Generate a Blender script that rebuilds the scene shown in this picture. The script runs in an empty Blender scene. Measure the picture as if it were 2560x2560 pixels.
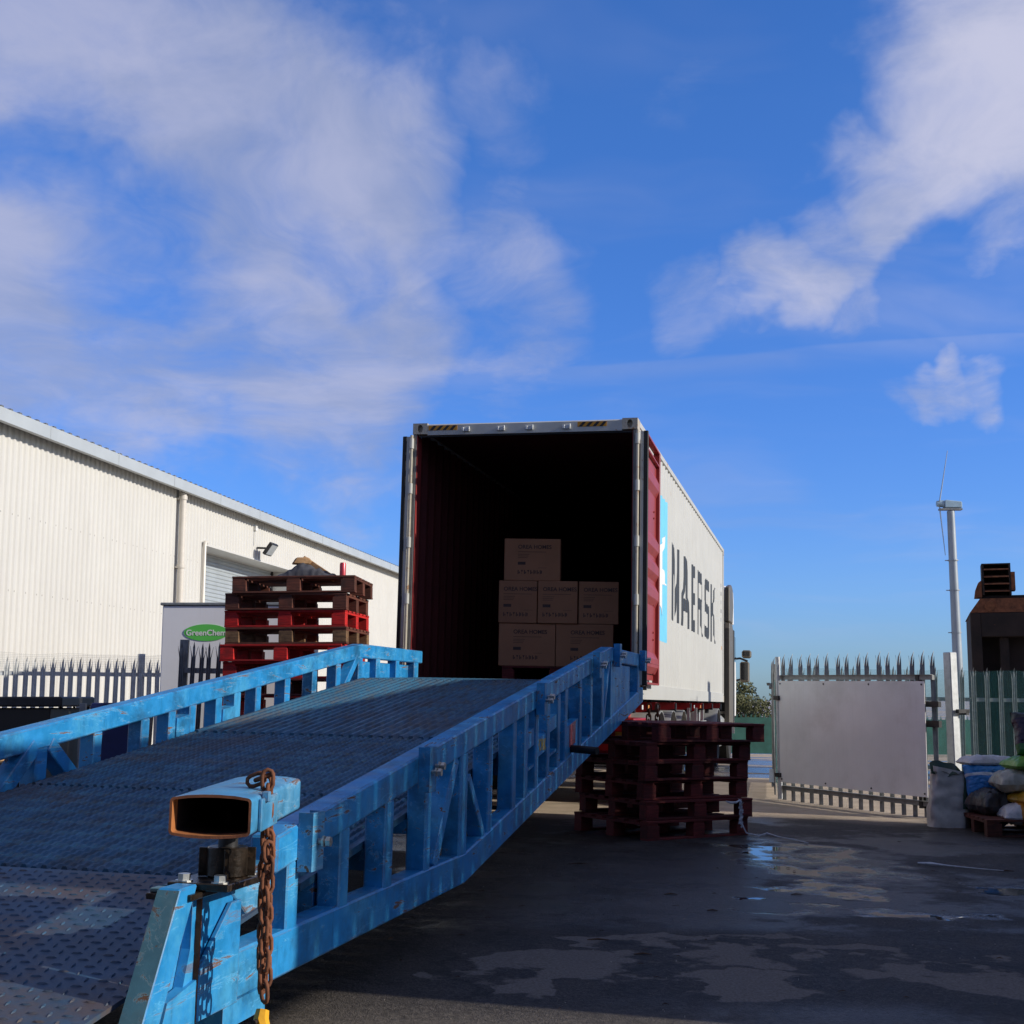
import bpy, bmesh, math, random
from mathutils import Vector, Matrix, Euler, noise
from math import sin, cos, pi, radians, sqrt, atan2, tan
random.seed(7)
S = bpy.context.scene
C = S.collection

# ------------------------------------------------------------------ camera
cd = bpy.data.cameras.new('camera'); cam = bpy.data.objects.new('camera', cd); C.objects.link(cam)
cam.location = (0, 0, 1.15); cam.rotation_euler = (radians(98.0), 0, 0)
cd.sensor_width = 36; cd.lens = 36 * 3336 / 2560; cd.clip_start = 0.05; cd.clip_end = 5000
S.camera = cam
S.view_settings.view_transform = 'Standard'; S.view_settings.look = 'None'
S.view_settings.gamma = 1; S.view_settings.use_curve_mapping = False
S.view_settings.exposure = 0.0
S.cycles.max_bounces = 6; S.cycles.diffuse_bounces = 3; S.cycles.glossy_bounces = 3; S.cycles.transparent_max_bounces = 10

# yard frame: the yard, the ramp and the lorry lean by a drainage fall of 1.2 degrees and head 13.1 degrees right
HEAD, ROLL = radians(13.1), radians(1.2)
ay = Vector((sin(HEAD), cos(HEAD), 0)); ax0 = Vector((cos(HEAD), -sin(HEAD), 0)); az0 = ax0.cross(ay)
ax = cos(ROLL) * ax0 - sin(ROLL) * az0; az = ax.cross(ay)
YO = Vector((0.033, 13.88, 0))
F = Matrix(((ax.x, ay.x, az.x, YO.x), (ax.y, ay.y, az.y, YO.y), (ax.z, ay.z, az.z, YO.z), (0, 0, 0, 1)))
FI = F.inverted()

# ------------------------------------------------------------------ sun and sky
SUN_AZ, SUN_EL = radians(91.5), radians(24)
Ly = Vector((sin(SUN_AZ) * cos(SUN_EL), cos(SUN_AZ) * cos(SUN_EL), sin(SUN_EL)))
Lw = (F.to_3x3() @ Ly).normalized()
sd = bpy.data.lights.new('sun', 'SUN'); sd.energy = 4.4; sd.angle = radians(0.53); sd.color = (1.0, 0.93, 0.82)
so = bpy.data.objects.new('sun', sd); C.objects.link(so)
so.rotation_euler = Lw.to_track_quat('Z', 'Y').to_euler(); so.location = (20, -5, 20)

class NT:
    """small node-tree writer"""
    def __init__(s, tree): s.t = tree; s.n = tree.nodes; s.l = tree.links
    def put(s, sock, v):
        if v is None: return
        if isinstance(v, bpy.types.NodeSocket): s.l.new(v, sock)
        else:
            if hasattr(sock.default_value, '__len__') and not hasattr(v, '__len__'): v = [v] * len(sock.default_value)
            if hasattr(sock.default_value, '__len__') and len(sock.default_value) == 4 and len(v) == 3: v = (*v, 1)
            sock.default_value = v
    def math(s, op, a, b=None, c=None, clamp=False):
        n = s.n.new('ShaderNodeMath'); n.operation = op; n.use_clamp = clamp
        s.put(n.inputs[0], a); s.put(n.inputs[1], b); s.put(n.inputs[2], c); return n.outputs[0]
    def vm(s, op, a, b=None, scale=None):
        n = s.n.new('ShaderNodeVectorMath'); n.operation = op
        s.put(n.inputs[0], a); s.put(n.inputs[1], b)
        if scale is not None: s.put(n.inputs['Scale'], scale)
        return n.outputs['Value'] if op in ('DOT_PRODUCT', 'LENGTH', 'DISTANCE') else n.outputs[0]
    def rng(s, v, a, b, c=0, d=1, smooth=True):
        n = s.n.new('ShaderNodeMapRange'); n.interpolation_type = 'SMOOTHSTEP' if smooth else 'LINEAR'; n.clamp = True
        s.put(n.inputs[0], v); s.put(n.inputs[1], a); s.put(n.inputs[2], b); s.put(n.inputs[3], c); s.put(n.inputs[4], d); return n.outputs[0]
    def noise(s, vec, scale, detail=3, rough=0.55, dist=0, col=False, dim='3D'):
        n = s.n.new('ShaderNodeTexNoise'); n.noise_dimensions = dim
        s.put(n.inputs['Vector'], vec); s.put(n.inputs['Scale'], scale); s.put(n.inputs['Detail'], detail); s.put(n.inputs['Roughness'], rough); s.put(n.inputs['Distortion'], dist)
        return n.outputs[1] if col else n.outputs[0]
    def vor(s, vec, scale, feature='F1', out=0):
        n = s.n.new('ShaderNodeTexVoronoi'); n.feature = feature; s.put(n.inputs['Vector'], vec); s.put(n.inputs['Scale'], scale); return n.outputs[out]
    def mix(s, f, a, b, mode='MIX'):
        n = s.n.new('ShaderNodeMix'); n.data_type = 'RGBA'; n.blend_type = mode
        s.put(n.inputs[0], f); s.put(n.inputs[6], a); s.put(n.inputs[7], b); return n.outputs[2]
    def xyz(s, v):
        n = s.n.new('ShaderNodeSeparateXYZ'); s.put(n.inputs[0], v); return n.outputs
    def comb(s, x, y, z):
        n = s.n.new('ShaderNodeCombineXYZ'); s.put(n.inputs[0], x); s.put(n.inputs[1], y); s.put(n.inputs[2], z); return n.outputs[0]
    def coord(s, k='Object'): return s.n.new('ShaderNodeTexCoord').outputs[k]
    def bump(s, h, st=0.3, d=0.01):
        n = s.n.new('ShaderNodeBump'); s.put(n.inputs['Strength'], st); s.put(n.inputs['Distance'], d); s.put(n.inputs['Height'], h); return n.outputs[0]

CAMM = Euler((radians(98.0), 0, 0)).to_matrix()
def pixdir(px, py):       # direction in which the photograph shows a piece of sky
    return (CAMM @ Vector(((px - 1280) / 3336, -(py - 1280) / 3336, -1))).normalized()

W = bpy.data.worlds.new('World'); S.world = W; W.cycles.sampling_method = 'MANUAL'; W.cycles.sample_map_resolution = 256; W.use_nodes = True
t = NT(W.node_tree); t.n.clear()
out = t.n.new('ShaderNodeOutputWorld'); bg = t.n.new('ShaderNodeBackground'); t.l.new(bg.outputs[0], out.inputs[0])
sky = t.n.new('ShaderNodeTexSky'); sky.sky_type = 'NISHITA'; sky.sun_disc = False
sky.sun_elevation = SUN_EL; sky.sun_rotation = atan2(Lw.x, Lw.y)
sky.air_density = 1.0; sky.dust_density = 0.35; sky.ozone_density = 2.2; sky.altitude = 0
SKYSTR = 0.10
bg.inputs[1].default_value = SKYSTR
d0 = t.vm('NORMALIZE', t.coord('Generated'))
X, Yv, Z = t.xyz(d0)
hs = t.n.new('ShaderNodeHueSaturation'); hs.inputs['Saturation'].default_value = 1.25; hs.inputs['Value'].default_value = 1.0
t.l.new(sky.outputs[0], hs.inputs['Color'])
tint = t.mix(t.rng(Z, 0.0, 0.42, smooth=False), (0.52, 0.84, 1.72), (0.98, 1.22, 1.85))     # clear washed air after rain
blue = t.mix(1.0, hs.outputs[0], tint, 'MULTIPLY')
zz = t.math('ADD', t.math('MAXIMUM', Z, 0.0), 0.20)
pl = t.comb(t.math('DIVIDE', X, zz), t.math('DIVIDE', Yv, zz), 0.0)          # flat cloud layer
def c3(v, sc, k, det=3, rough=0.55): return t.vm('SCALE', t.vm('SUBTRACT', t.noise(v, sc, det, rough, col=True), (0.5, 0.5, 0.5)), scale=k)
pw = t.vm('ADD', pl, c3(pl, 1.2, 0.7))
n1 = t.noise(pw, 2.2, 8, 0.60)
n2 = t.noise(t.vm('MULTIPLY', pw, (1.0, 2.4, 1.0)), 1.2, 4, 0.55)
n3 = t.noise(t.vm('MULTIPLY', t.vm('ADD', pw, (3, 1, 0)), (1.5, 1.0, 1.0)), 7.0, 5, 0.62)
dw = t.vm('NORMALIZE', t.vm('ADD', t.vm('ADD', d0, c3(d0, 3.2, 0.20)), c3(d0, 12.0, 0.075, 4, 0.62)))
banks = [(60, 120, 300, .75), (420, 60, 300, .72), (560, 380, 330, .95), (860, 420, 270, .95), (880, 60, 240, .55), (1020, 200, 160, .4), (100, 800, 300, .95), (420, 880, 250, .85), (760, 820, 300, .95), (960, 560, 200, .7),
         (1250, 680, 210, .6), (1250, 300, 160, .42), (1150, 860, 150, .5), (2560, -20, 340, 1.0), (2420, 260, 230, .95), (2230, 430, 190, .95), (2080, 540, 150, .75), (1960, 680, 125, .85), (2120, 740, 110, .55), (1760, 770, 110, .55), (2500, 500, 150, .62), (2350, 990, 72, .72), (2440, 970, 80, .80), (2540, 985, 85, .75), (2290, 1010, 60, .5), (1820, 190, 120, .35)]
acc = None
gaps = [(300, 630, 150, .30), (70, 430, 110, .20), (800, 745, 100, .34), (1010, 150, 130, .10), (1120, 480, 120, .08), (2400, 600, 100, .3), (2260, 640, 80, .3)]
for (px, py, r, w) in banks:
    v = pixdir(px, py); rad = r / 3336
    k = t.math('MULTIPLY', t.rng(t.vm('DOT_PRODUCT', dw, tuple(v)), cos(rad * 1.6), 1.0), w)
    acc = k if acc is None else t.math('MAXIMUM', acc, k)
for (px, py, r, w) in gaps:
    k = t.math('MULTIPLY', t.rng(t.vm('DOT_PRODUCT', dw, tuple(pixdir(px, py))), cos(r / 3336 * 1.5), 1.0), w)
    acc = t.math('SUBTRACT', acc, k)
# unseen cloud beyond the picture, thickened for its fill light
side = t.rng(t.vm('DOT_PRODUCT', d0, tuple(pixdir(1280, 900))), 0.90, 0.80)
acc = t.math('MAXIMUM', acc, t.math('MULTIPLY', side, t.rng(n2, 0.36, 0.56, 0.25, 1.05)))
nz = t.math('ADD', t.math('MULTIPLY', t.math('SUBTRACT', n1, 0.5), 1.5), t.math('MULTIPLY', t.math('SUBTRACT', n3, 0.5), 0.36))
dens = t.rng(t.math('ADD', acc, nz), 0.20, 1.08)
wisp = t.math('MULTIPLY', t.rng(n2, 0.46, 0.74), 0.20)
ca_, cb_ = pixdir(900, 955), pixdir(2450, 845); cn_ = ca_.cross(cb_).normalized()
cd_ = t.vm('DOT_PRODUCT', t.vm('ADD', d0, c3(d0, 5.0, 0.012)), tuple(cn_))
trail = t.math('MULTIPLY', t.math('MULTIPLY', t.rng(cd_, -0.003, 0.001), t.rng(cd_, 0.022, 0.002)), t.rng(n2, 0.40, 0.62, 0.03, 0.20))      # old contrail
wisp = t.math('MAXIMUM', wisp, trail)
low = t.rng(Z, 0.0, 0.10)
dens = t.math('MULTIPLY', t.math('MAXIMUM', t.math('MULTIPLY', dens, 0.80), wisp), low)
lit = t.rng(t.math('ADD', t.noise(t.vm('ADD', pw, (0.10, -0.04, 0)), 2.2, 5, 0.55), t.math('MULTIPLY', t.math('SUBTRACT', n3, 0.5), 0.25)), 0.36, 0.66)
rightness = t.rng(t.vm('DOT_PRODUCT', d0, tuple(Lw)), -0.25, 0.30)
cc = t.mix(lit, (0.33, 0.38, 0.57), (0.49, 0.51, 0.68))
cc = t.mix(rightness, cc, t.mix(lit, (0.42, 0.46, 0.63), (0.68, 0.67, 0.79)))
cc = t.mix(side, cc, t.mix(lit, (0.25, 0.228, 0.222), (0.48, 0.435, 0.415)))       # unseen cloud, greyed to neutralise the blue shade below
cc = t.vm('SCALE', cc, scale=1.0 / SKYSTR)
t.put(bg.inputs[0], t.mix(dens, blue, cc))

# ------------------------------------------------------------------ mesh builder
class MB:
    def __init__(s): s.v = []; s.f = []
    def add(s, vs, fs):
        b = len(s.v); s.v += [tuple(v) for v in vs]; s.f += [tuple(i + b for i in f) for f in fs]; return s
    def box(s, x0, x1, y0, y1, z0, z1):
        return s.add([(x0, y0, z0), (x1, y0, z0), (x1, y1, z0), (x0, y1, z0), (x0, y0, z1), (x1, y0, z1), (x1, y1, z1), (x0, y1, z1)],
                     [(0, 3, 2, 1), (4, 5, 6, 7), (0, 1, 5, 4), (1, 2, 6, 5), (2, 3, 7, 6), (3, 0, 4, 7)])
    def cbox(s, c, d): return s.box(c[0] - d[0] / 2, c[0] + d[0] / 2, c[1] - d[1] / 2, c[1] + d[1] / 2, c[2] - d[2] / 2, c[2] + d[2] / 2)
    def prism(s, poly, a, b, axis='x'):
        """polygon extruded along an axis; poly holds the two other coordinates"""
        def P(u, w, k): return {'x': (k, u, w), 'y': (u, k, w), 'z': (u, w, k)}[axis]
        n = len(poly)
        return s.add([P(u, w, a) for u, w in poly] + [P(u, w, b) for u, w in poly],
                     [tuple(range(n))[::-1], tuple(range(n, 2 * n))] + [(i, (i + 1) % n, n + (i + 1) % n, n + i) for i in range(n)])
    def bar(s, p, q, w, h, up=(0, 0, 1)):
        p = Vector(p); q = Vector(q); d = (q - p).normalized(); up = Vector(up)
        sx = d.cross(up).normalized(); u = sx.cross(d).normalized(); sx = sx * (w / 2); u = u * (h / 2)
        vs = [p - sx - u, p + sx - u, p + sx + u, p - sx + u, q - sx - u, q + sx - u, q + sx + u, q - sx + u]
        return s.add(vs, [(0, 1, 2, 3), (7, 6, 5, 4), (0, 4, 5, 1), (1, 5, 6, 2), (2, 6, 7, 3), (3, 7, 4, 0)])
    def tube(s, path, r, n=8, closed=False, cap=True):
        pts = [Vector(p) for p in path]; m = len(pts); rs = r if hasattr(r, '__len__') else [r] * m
        ref = None; rings = []
        for i, p in enumerate(pts):
            a = pts[(i - 1) % m] if (closed or i > 0) else p; b = pts[(i + 1) % m] if (closed or i < m - 1) else p
            d = (b - a).normalized()
            if ref is None: ref = d.orthogonal().normalized()
            ref = (ref - d * ref.dot(d)).normalized(); bi = d.cross(ref)
            rings.append([p + (ref * cos(2 * pi * k / n) + bi * sin(2 * pi * k / n)) * rs[i] for k in range(n)])
        vs = [v for rg in rings for v in rg]; fs = []
        for i in range(m if closed else m - 1):
            j = (i + 1) % m
            fs += [(i * n + k, i * n + (k + 1) % n, j * n + (k + 1) % n, j * n + k) for k in range(n)]
        if not closed and cap: fs += [tuple(range(n))[::-1], tuple((m - 1) * n + k for k in range(n))]
        return s.add(vs, fs)
    def grid(s, nu, nv, fn, wrap=False):
        vs = [fn(i / (nu - 1), j / (nv - 1)) for i in range(nu) for j in range(nv)]
        return s.add(vs, [(i * nv + j, (i + 1) * nv + j, (i + 1) * nv + j + 1, i * nv + j + 1) for i in range(nu - 1) for j in range(nv - 1)])
    def mesh(s, name, mat=None, smooth=False, bevel=0, recalc=True, solid=0, weld=False, angle=35):
        me = bpy.data.meshes.new(name); me.from_pydata(s.v, [], s.f)
        bm = bmesh.new(); bm.from_mesh(me)
        if weld: bmesh.ops.remove_doubles(bm, verts=bm.verts, dist=1e-5)
        if solid: bmesh.ops.solidify(bm, geom=bm.faces[:], thickness=solid)
        if recalc: bmesh.ops.recalc_face_normals(bm, faces=bm.faces)
        if bevel:
            ed = [e for e in bm.edges if len(e.link_faces) == 2 and e.calc_face_angle(0) > 0.6]
            bmesh.ops.bevel(bm, geom=ed, offset=bevel, segments=1, affect='EDGES', clamp_overlap=True)
        bm.to_mesh(me); bm.free()
        if smooth:
            for p in me.polygons: p.use_smooth = True
            me.set_sharp_from_angle(angle=radians(angle))
        if mat: me.materials.append(mat)
        return me
    def build(s, name, mat, parent=None, **k): return obj(name, s.mesh(name, mat, **k), parent)

def obj(name, me, parent=None, mw=None):
    o = bpy.data.objects.new(name, me); C.objects.link(o)
    if parent: o.parent = parent
    if mw is not None: o.matrix_world = mw
    return o
def tag(o, label=None, cat=None, group=None, kind=None):
    if label: o['label'] = label
    if cat: o['category'] = cat
    if group: o['group'] = group
    if kind: o['kind'] = kind
    return o
def thing(name, mw, label, cat, group=None):
    o = bpy.data.objects.new(name, None); C.objects.link(o); o.empty_display_size = 0.2; o.matrix_world = mw
    return tag(o, label, cat, group)
def T(x, y, z=0): return Matrix.Translation((x, y, z))
def RZ(deg): return Matrix.Rotation(radians(deg), 4, 'Z')
def RX(deg): return Matrix.Rotation(radians(deg), 4, 'X')
def RY(deg): return Matrix.Rotation(radians(deg), 4, 'Y')
KIDS = {}
def copy_tree(o, mw=None, parent=None):
    c = o.copy(); C.objects.link(c)
    if parent is None: c.matrix_world = mw
    else: c.parent = parent
    for ch in [k for k in list(C.objects) if k.parent == o]: copy_tree(ch, None, c)
    return c
def text_mesh(name, body, size, mat, depth=0.0008, align='CENTER', bold=0.0):
    cu = bpy.data.curves.new(name, 'FONT'); cu.body = body; cu.size = size; cu.align_x = align; cu.align_y = 'CENTER'; cu.extrude = depth; cu.offset = bold
    o = bpy.data.objects.new(name, cu); C.objects.link(o)
    dg = bpy.context.evaluated_depsgraph_get(); me = bpy.data.meshes.new_from_object(o.evaluated_get(dg))
    bpy.data.objects.remove(o); me.name = name; me.materials.clear(); me.materials.append(mat); return me

# ------------------------------------------------------------------ materials
def mat(name, base, rough=0.6, metal=0.0, var=0.15, vs=6.0, bump=0.0, bs=60, spec=0.5, rust=0.0, rustcol=(0.16, 0.055, 0.02), rs=9.0, dirt=0.0, dirtcol=(0.05, 0.04, 0.03), streak=0.0, rand=0.0, two=None):
    m = bpy.data.materials.new(name); m.use_nodes = True; t = NT(m.node_tree)
    b = t.n['Principled BSDF']; co = t.coord('Object')
    oi = t.n.new('ShaderNodeObjectInfo').outputs['Random']
    off = t.vm('ADD', co, t.vm('SCALE', (17.3, 9.1, 23.7), scale=oi))
    n = t.noise(off, vs, 5, 0.6)
    col = t.mix(t.rng(n, 0.25, 0.75), tuple(c * (1 - var) for c in base), tuple(min(1, c * (1 + var)) for c in base))
    if rand:
        hsv = t.n.new('ShaderNodeHueSaturation'); t.put(hsv.inputs['Color'], col)
        t.put(hsv.inputs['Value'], t.rng(oi, 0, 1, 1 - rand, 1 + rand, smooth=False)); col = hsv.outputs[0]
    rg = rough
    if two is not None:
        k = t.rng(t.noise(off, vs * 0.35, 6, 0.65), 0.48, 0.60); col = t.mix(k, col, two)
    if streak:
        st = t.noise(t.vm('MULTIPLY', off, (14, 14, 0.7)), 3, 4, 0.6)
        col = t.mix(t.math('MULTIPLY', t.rng(st, 0.5, 0.78), streak), col, dirtcol)
    if dirt:
        dn = t.noise(off, vs * 0.6, 7, 0.68)
        col = t.mix(t.math('MULTIPLY', t.rng(dn, 0.46, 0.72), dirt), col, dirtcol)
    if rust:
        rn = t.noise(t.vm('MULTIPLY', off, (1, 0.55, 1)), rs, 8, 0.72, 0.4)
        fac = t.rng(rn, 0.70 - rust * 0.28, 0.76 - rust * 0.2)
        rc = t.mix(t.noise(off, 60, 3), tuple(c * 0.6 for c in rustcol), tuple(c * 1.5 for c in rustcol))
        col = t.mix(fac, col, rc); rg = t.rng(fac, 0, 1, rough, 0.85)
    t.put(b.inputs['Base Color'], col); t.put(b.inputs['Roughness'], rg); b.inputs['Metallic'].default_value = metal
    b.inputs['Specular IOR Level'].default_value = spec
    if bump: t.put(b.inputs['Normal'], t.bump(t.noise(off, bs, 4, 0.6), bump, 0.004))
    return m

M = {}
def paint(name, base, chalk, dark, rustk=0.5, chip=0.5, edgek=0.75):
    """old machine paint: chalky and dirty drifts, lengthwise scrapes to rust, chips"""
    m = bpy.data.materials.new(name); m.use_nodes = True; t = NT(m.node_tree); b = t.n['Principled BSDF']
    co = t.coord('Object')
    n1 = t.noise(co, 2.2, 6, 0.62); n2 = t.noise(co, 9, 6, 0.66); n3 = t.noise(co, 45, 5, 0.7)
    col = t.mix(t.rng(n2, 0.3, 0.7), tuple(c * .86 for c in base), tuple(c * 1.12 for c in base))
    col = t.mix(t.math('MULTIPLY', t.rng(t.math('ADD', n1, t.math('MULTIPLY', n3, .25)), 0.58, 0.80), 0.75), col, chalk)
    col = t.mix(t.math('MULTIPLY', t.rng(t.noise(t.vm('ADD', co, (7, 3, 1)), 3.1, 7, 0.7), 0.46, 0.70), 0.72), col, dark)
    drip = t.noise(t.vm('MULTIPLY', co, (9, 9, 0.8)), 2.5, 5, 0.6)
    col = t.mix(t.math('MULTIPLY', t.rng(drip, 0.56, 0.76), 0.38), col, dark)
    scr = t.noise(t.vm('MULTIPLY', t.vm('ADD', co, (2, 9, 4)), (6, 0.9, 7)), 3.0, 9, 0.74, 0.6)
    f1 = t.math('MULTIPLY', t.rng(scr, 0.745 - rustk * .19, 0.77 - rustk * .17), t.rng(t.noise(co, 1.3, 3), 0.40, 0.52))
    f2 = t.rng(t.noise(co, 33, 6, 0.72), 0.755 - chip * .06, 0.775 - chip * .06)
    bv = t.n.new('ShaderNodeBevel'); bv.samples = 2; bv.inputs['Radius'].default_value = 0.010
    ge = t.n.new('ShaderNodeNewGeometry'); dt = t.vm('DOT_PRODUCT', bv.outputs[0], ge.outputs['Normal'])
    edge = t.rng(t.math('ADD', dt, t.math('MULTIPLY', t.math('SUBTRACT', n2, .5), .55)), 0.86, 0.76)
    f3 = t.math('MULTIPLY', edge, t.rng(t.noise(co, 5, 5, .7), .44, .56))
    f = t.math('MAXIMUM', t.math('MAXIMUM', f1, f2), t.math('MULTIPLY', f3, edgek))
    rim = t.math('MULTIPLY', t.math('SUBTRACT', t.rng(scr, 0.715 - rustk * .19, 0.745 - rustk * .19), f1), t.rng(t.noise(co, 1.3, 3), 0.40, 0.52))
    col = t.mix(t.math('MULTIPLY', rim, .55), col, tuple(min(1, c * 1.25 + .05) for c in chalk))
    col = t.mix(f, col, t.mix(n3, (0.07, 0.028, 0.014), (0.24, 0.13, 0.075)))
    t.put(b.inputs['Base Color'], col); t.put(b.inputs['Roughness'], t.math('ADD', t.rng(n2, .3, .7, .36, .56), t.math('MULTIPLY', f, .35)))
    t.put(b.inputs['Normal'], t.bump(t.math('SUBTRACT', t.math('MULTIPLY', n3, .35), t.math('MULTIPLY', f, .8)), 0.25, 0.003)); return m
M['blue'] = paint('blue_paint', (0.016, 0.235, 0.54), (0.07, 0.36, 0.62), (0.012, 0.07, 0.14), 0.85, 0.8)
M['blue_worn'] = paint('worn_blue_paint', (0.05, 0.26, 0.48), (0.16, 0.38, 0.55), (0.05, 0.12, 0.16), 1.02, 1.2)
M['teal_worn'] = paint('faded_teal_paint', (0.070, 0.185, 0.225), (0.14, 0.23, 0.25), (0.13, 0.14, 0.10), 0.95, 1.5)
def deck_mat():
    m = bpy.data.materials.new('worn_deck'); m.use_nodes = True; t = NT(m.node_tree); b = t.n['Principled BSDF']; co = t.coord('Object')
    n1 = t.noise(t.vm('MULTIPLY', co, (1.6, .5, 1)), 1.6, 6, .62); n2 = t.noise(t.vm('MULTIPLY', co, (5, .8, 3)), 4, 7, .7); n3 = t.noise(co, 60, 4, .7)
    col = t.mix(t.rng(n1, .3, .7), (.013, .082, .155), (.024, .122, .215))
    col = t.mix(t.math('MULTIPLY', t.rng(n2, .44, .66), .70), col, (.040, .045, .048))
    col = t.mix(t.math('MULTIPLY', t.rng(t.noise(t.vm('ADD', co, (4, 8, 0)), 1.1, 7, .66), .48, .64), .70), col, (.066, .054, .052))
    col = t.mix(t.math('MULTIPLY', t.rng(n3, .55, .75), .5), col, (.13, .115, .11))
    t.put(b.inputs['Base Color'], col); t.put(b.inputs['Roughness'], t.rng(n2, .3, .7, .42, .66)); t.put(b.inputs['Normal'], t.bump(n3, .35, .004)); return m
M['deck'] = deck_mat()
M['checker'] = mat('checker_plate', (0.026, 0.070, 0.125), 0.55, var=0.3, vs=3.5, two=(0.080, 0.061, 0.056), dirt=0.5, dirtcol=(0.10, 0.085, 0.085), bump=0.25, bs=120)
M['rust'] = mat('rusty_steel', (0.17, 0.06, 0.026), 0.85, var=0.45, vs=14, bump=0.4, bs=90)
M['rust_orange'] = mat('orange_rust', (0.36, 0.13, 0.035), 0.9, var=0.3, vs=20, bump=0.3)
M['rust_dark'] = mat('dark_rusty_plate', (0.022, 0.012, 0.009), 0.8, var=0.5, vs=3, rust=0.3, rustcol=(0.14, 0.05, 0.022), rs=4, bump=0.3)
M['greasy'] = mat('greasy_steel', (0.035, 0.025, 0.018), 0.32, metal=0.4, var=0.6, vs=25, rust=0.5, rustcol=(0.10, 0.055, 0.03), bump=0.5, bs=50)
M['zinc'] = mat('zinc_bolt', (0.55, 0.55, 0.52), 0.35, metal=0.85, var=0.2, vs=40)
M['galv'] = mat('galvanised_steel', (0.25, 0.265, 0.27), 0.55, metal=0.3, var=0.22, vs=14, dirt=0.25, dirtcol=(0.16, 0.16, 0.15))
M['galv_light'] = mat('pale_galvanised_steel', (0.56, 0.58, 0.58), 0.5, metal=0.25, var=0.14, vs=14, rust=0.15, rs=20)
M['black'] = mat('black_rubber', (0.012, 0.012, 0.012), 0.6, var=0.3, vs=12, bump=0.15)
M['tyre'] = mat('tyre_rubber', (0.018, 0.018, 0.018), 0.8, var=0.25, vs=20, bump=0.3)
M['cont'] = mat('container_grey', (0.49, 0.495, 0.47), 0.5, var=0.04, vs=2, rust=0.06, rustcol=(0.30, 0.15, 0.06), rs=5, dirt=0.12, dirtcol=(0.38, 0.36, 0.32), streak=0.05)
M['cont_frame'] = mat('container_frame_grey', (0.50, 0.50, 0.46), 0.5, var=0.08, vs=4, rust=0.28, rustcol=(0.32, 0.16, 0.06), rs=6, dirt=0.2, dirtcol=(0.25, 0.22, 0.17))
M['post_grey'] = mat('corner_post_grey', (0.24, 0.235, 0.21), 0.55, var=0.12, rust=0.4, rustcol=(0.25, 0.12, 0.05), rs=6, dirt=0.3)
M['cast'] = mat('corner_casting_paint', (0.45, 0.41, 0.33), 0.6, var=0.1, vs=12, rust=0.52, rustcol=(0.30, 0.14, 0.05), rs=11, bump=0.2)
M['cred'] = mat('container_red', (0.29, 0.038, 0.036), 0.45, var=0.12, vs=3, dirt=0.2, dirtcol=(0.16, 0.035, 0.03), bump=0.06)
M['cred_shaded'] = mat('lining_red_shaded', (0.085, 0.010, 0.009), 0.7, var=0.2, vs=3, dirt=0.3, dirtcol=(0.05, 0.012, 0.01))  # container red with dirt, interior shade put into the darker base
M['cfloor'] = mat('container_floor_ply', (0.10, 0.055, 0.03), 0.8, var=0.3, vs=4)
M['yellow'] = mat('hazard_yellow', (0.62, 0.27, 0.015), 0.5, var=0.1)
M['hazblack'] = mat('hazard_black', (0.015, 0.014, 0.013), 0.5, var=0.1)
M['letter'] = mat('letter_slate', (0.024, 0.030, 0.038), 0.5, var=0.12, vs=5)
M['logo_blue'] = mat('logo_pale_blue', (0.16, 0.56, 0.80), 0.45, var=0.04)
M['white'] = mat('white_paint', (0.78, 0.78, 0.76), 0.4, var=0.04, dirt=0.12, dirtcol=(0.5, 0.48, 0.44))
M['trailer'] = mat('trailer_red', (0.36, 0.015, 0.018), 0.4, var=0.2, vs=4, dirt=0.45, dirtcol=(0.06, 0.025, 0.02))
M['taupe'] = mat('taupe_fairing', (0.115, 0.098, 0.074), 0.45, var=0.12)
M['darkmetal'] = mat('dark_steel', (0.03, 0.03, 0.032), 0.5, metal=0.3, var=0.3)
M['alu'] = mat('mudguard_grey', (0.50, 0.51, 0.50), 0.35, metal=0.4, var=0.12, vs=8)
M['lamp_red'] = mat('lamp_red', (0.5, 0.02, 0.015), 0.2)
M['lamp_amber'] = mat('reflector_amber', (0.75, 0.28, 0.03), 0.25)
M['chrome'] = mat('mirror_chrome', (0.7, 0.7, 0.7), 0.08, metal=1.0, var=0.05)
M['glass_dark'] = mat('dark_glass', (0.01, 0.012, 0.015), 0.06, var=0.1, spec=0.8)
M['cream'] = mat('cream_cladding', (0.595, 0.585, 0.545), 0.45, var=0.03, vs=0.7, dirt=0.10, dirtcol=(0.46, 0.43, 0.37), streak=0.08)
M['gutter'] = mat('gutter_grey', (0.42, 0.46, 0.48), 0.4, var=0.06, vs=1.2, dirt=0.15, dirtcol=(0.35, 0.35, 0.33), streak=0.08)
M['roof'] = mat('roof_sheet', (0.13, 0.14, 0.15), 0.6, var=0.15)
M['plastic_cream'] = mat('downpipe_plastic', (0.62, 0.58, 0.51), 0.35, var=0.04)
M['shutter'] = mat('shutter_grey', (0.42, 0.46, 0.48), 0.4, metal=0.2, var=0.08, vs=2)
M['panel_grey'] = mat('cabinet_grey', (0.80, 0.80, 0.82), 0.45, var=0.04, vs=1.5, dirt=0.12, dirtcol=(0.45, 0.45, 0.43), streak=0.08)
M['board'] = mat('white_board', (0.82, 0.81, 0.80), 0.32, var=0.06, vs=1.5, dirt=0.42, dirtcol=(0.50, 0.48, 0.44), streak=0.12)
M['logo_green'] = mat('logo_green', (0.12, 0.56, 0.10), 0.4, var=0.03)
M['print_white'] = mat('printed_white', (0.8, 0.8, 0.78), 0.5, var=0.02)
M['print_dark'] = mat('box_print', (0.085, 0.055, 0.045), 0.8, var=0.1)
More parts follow.
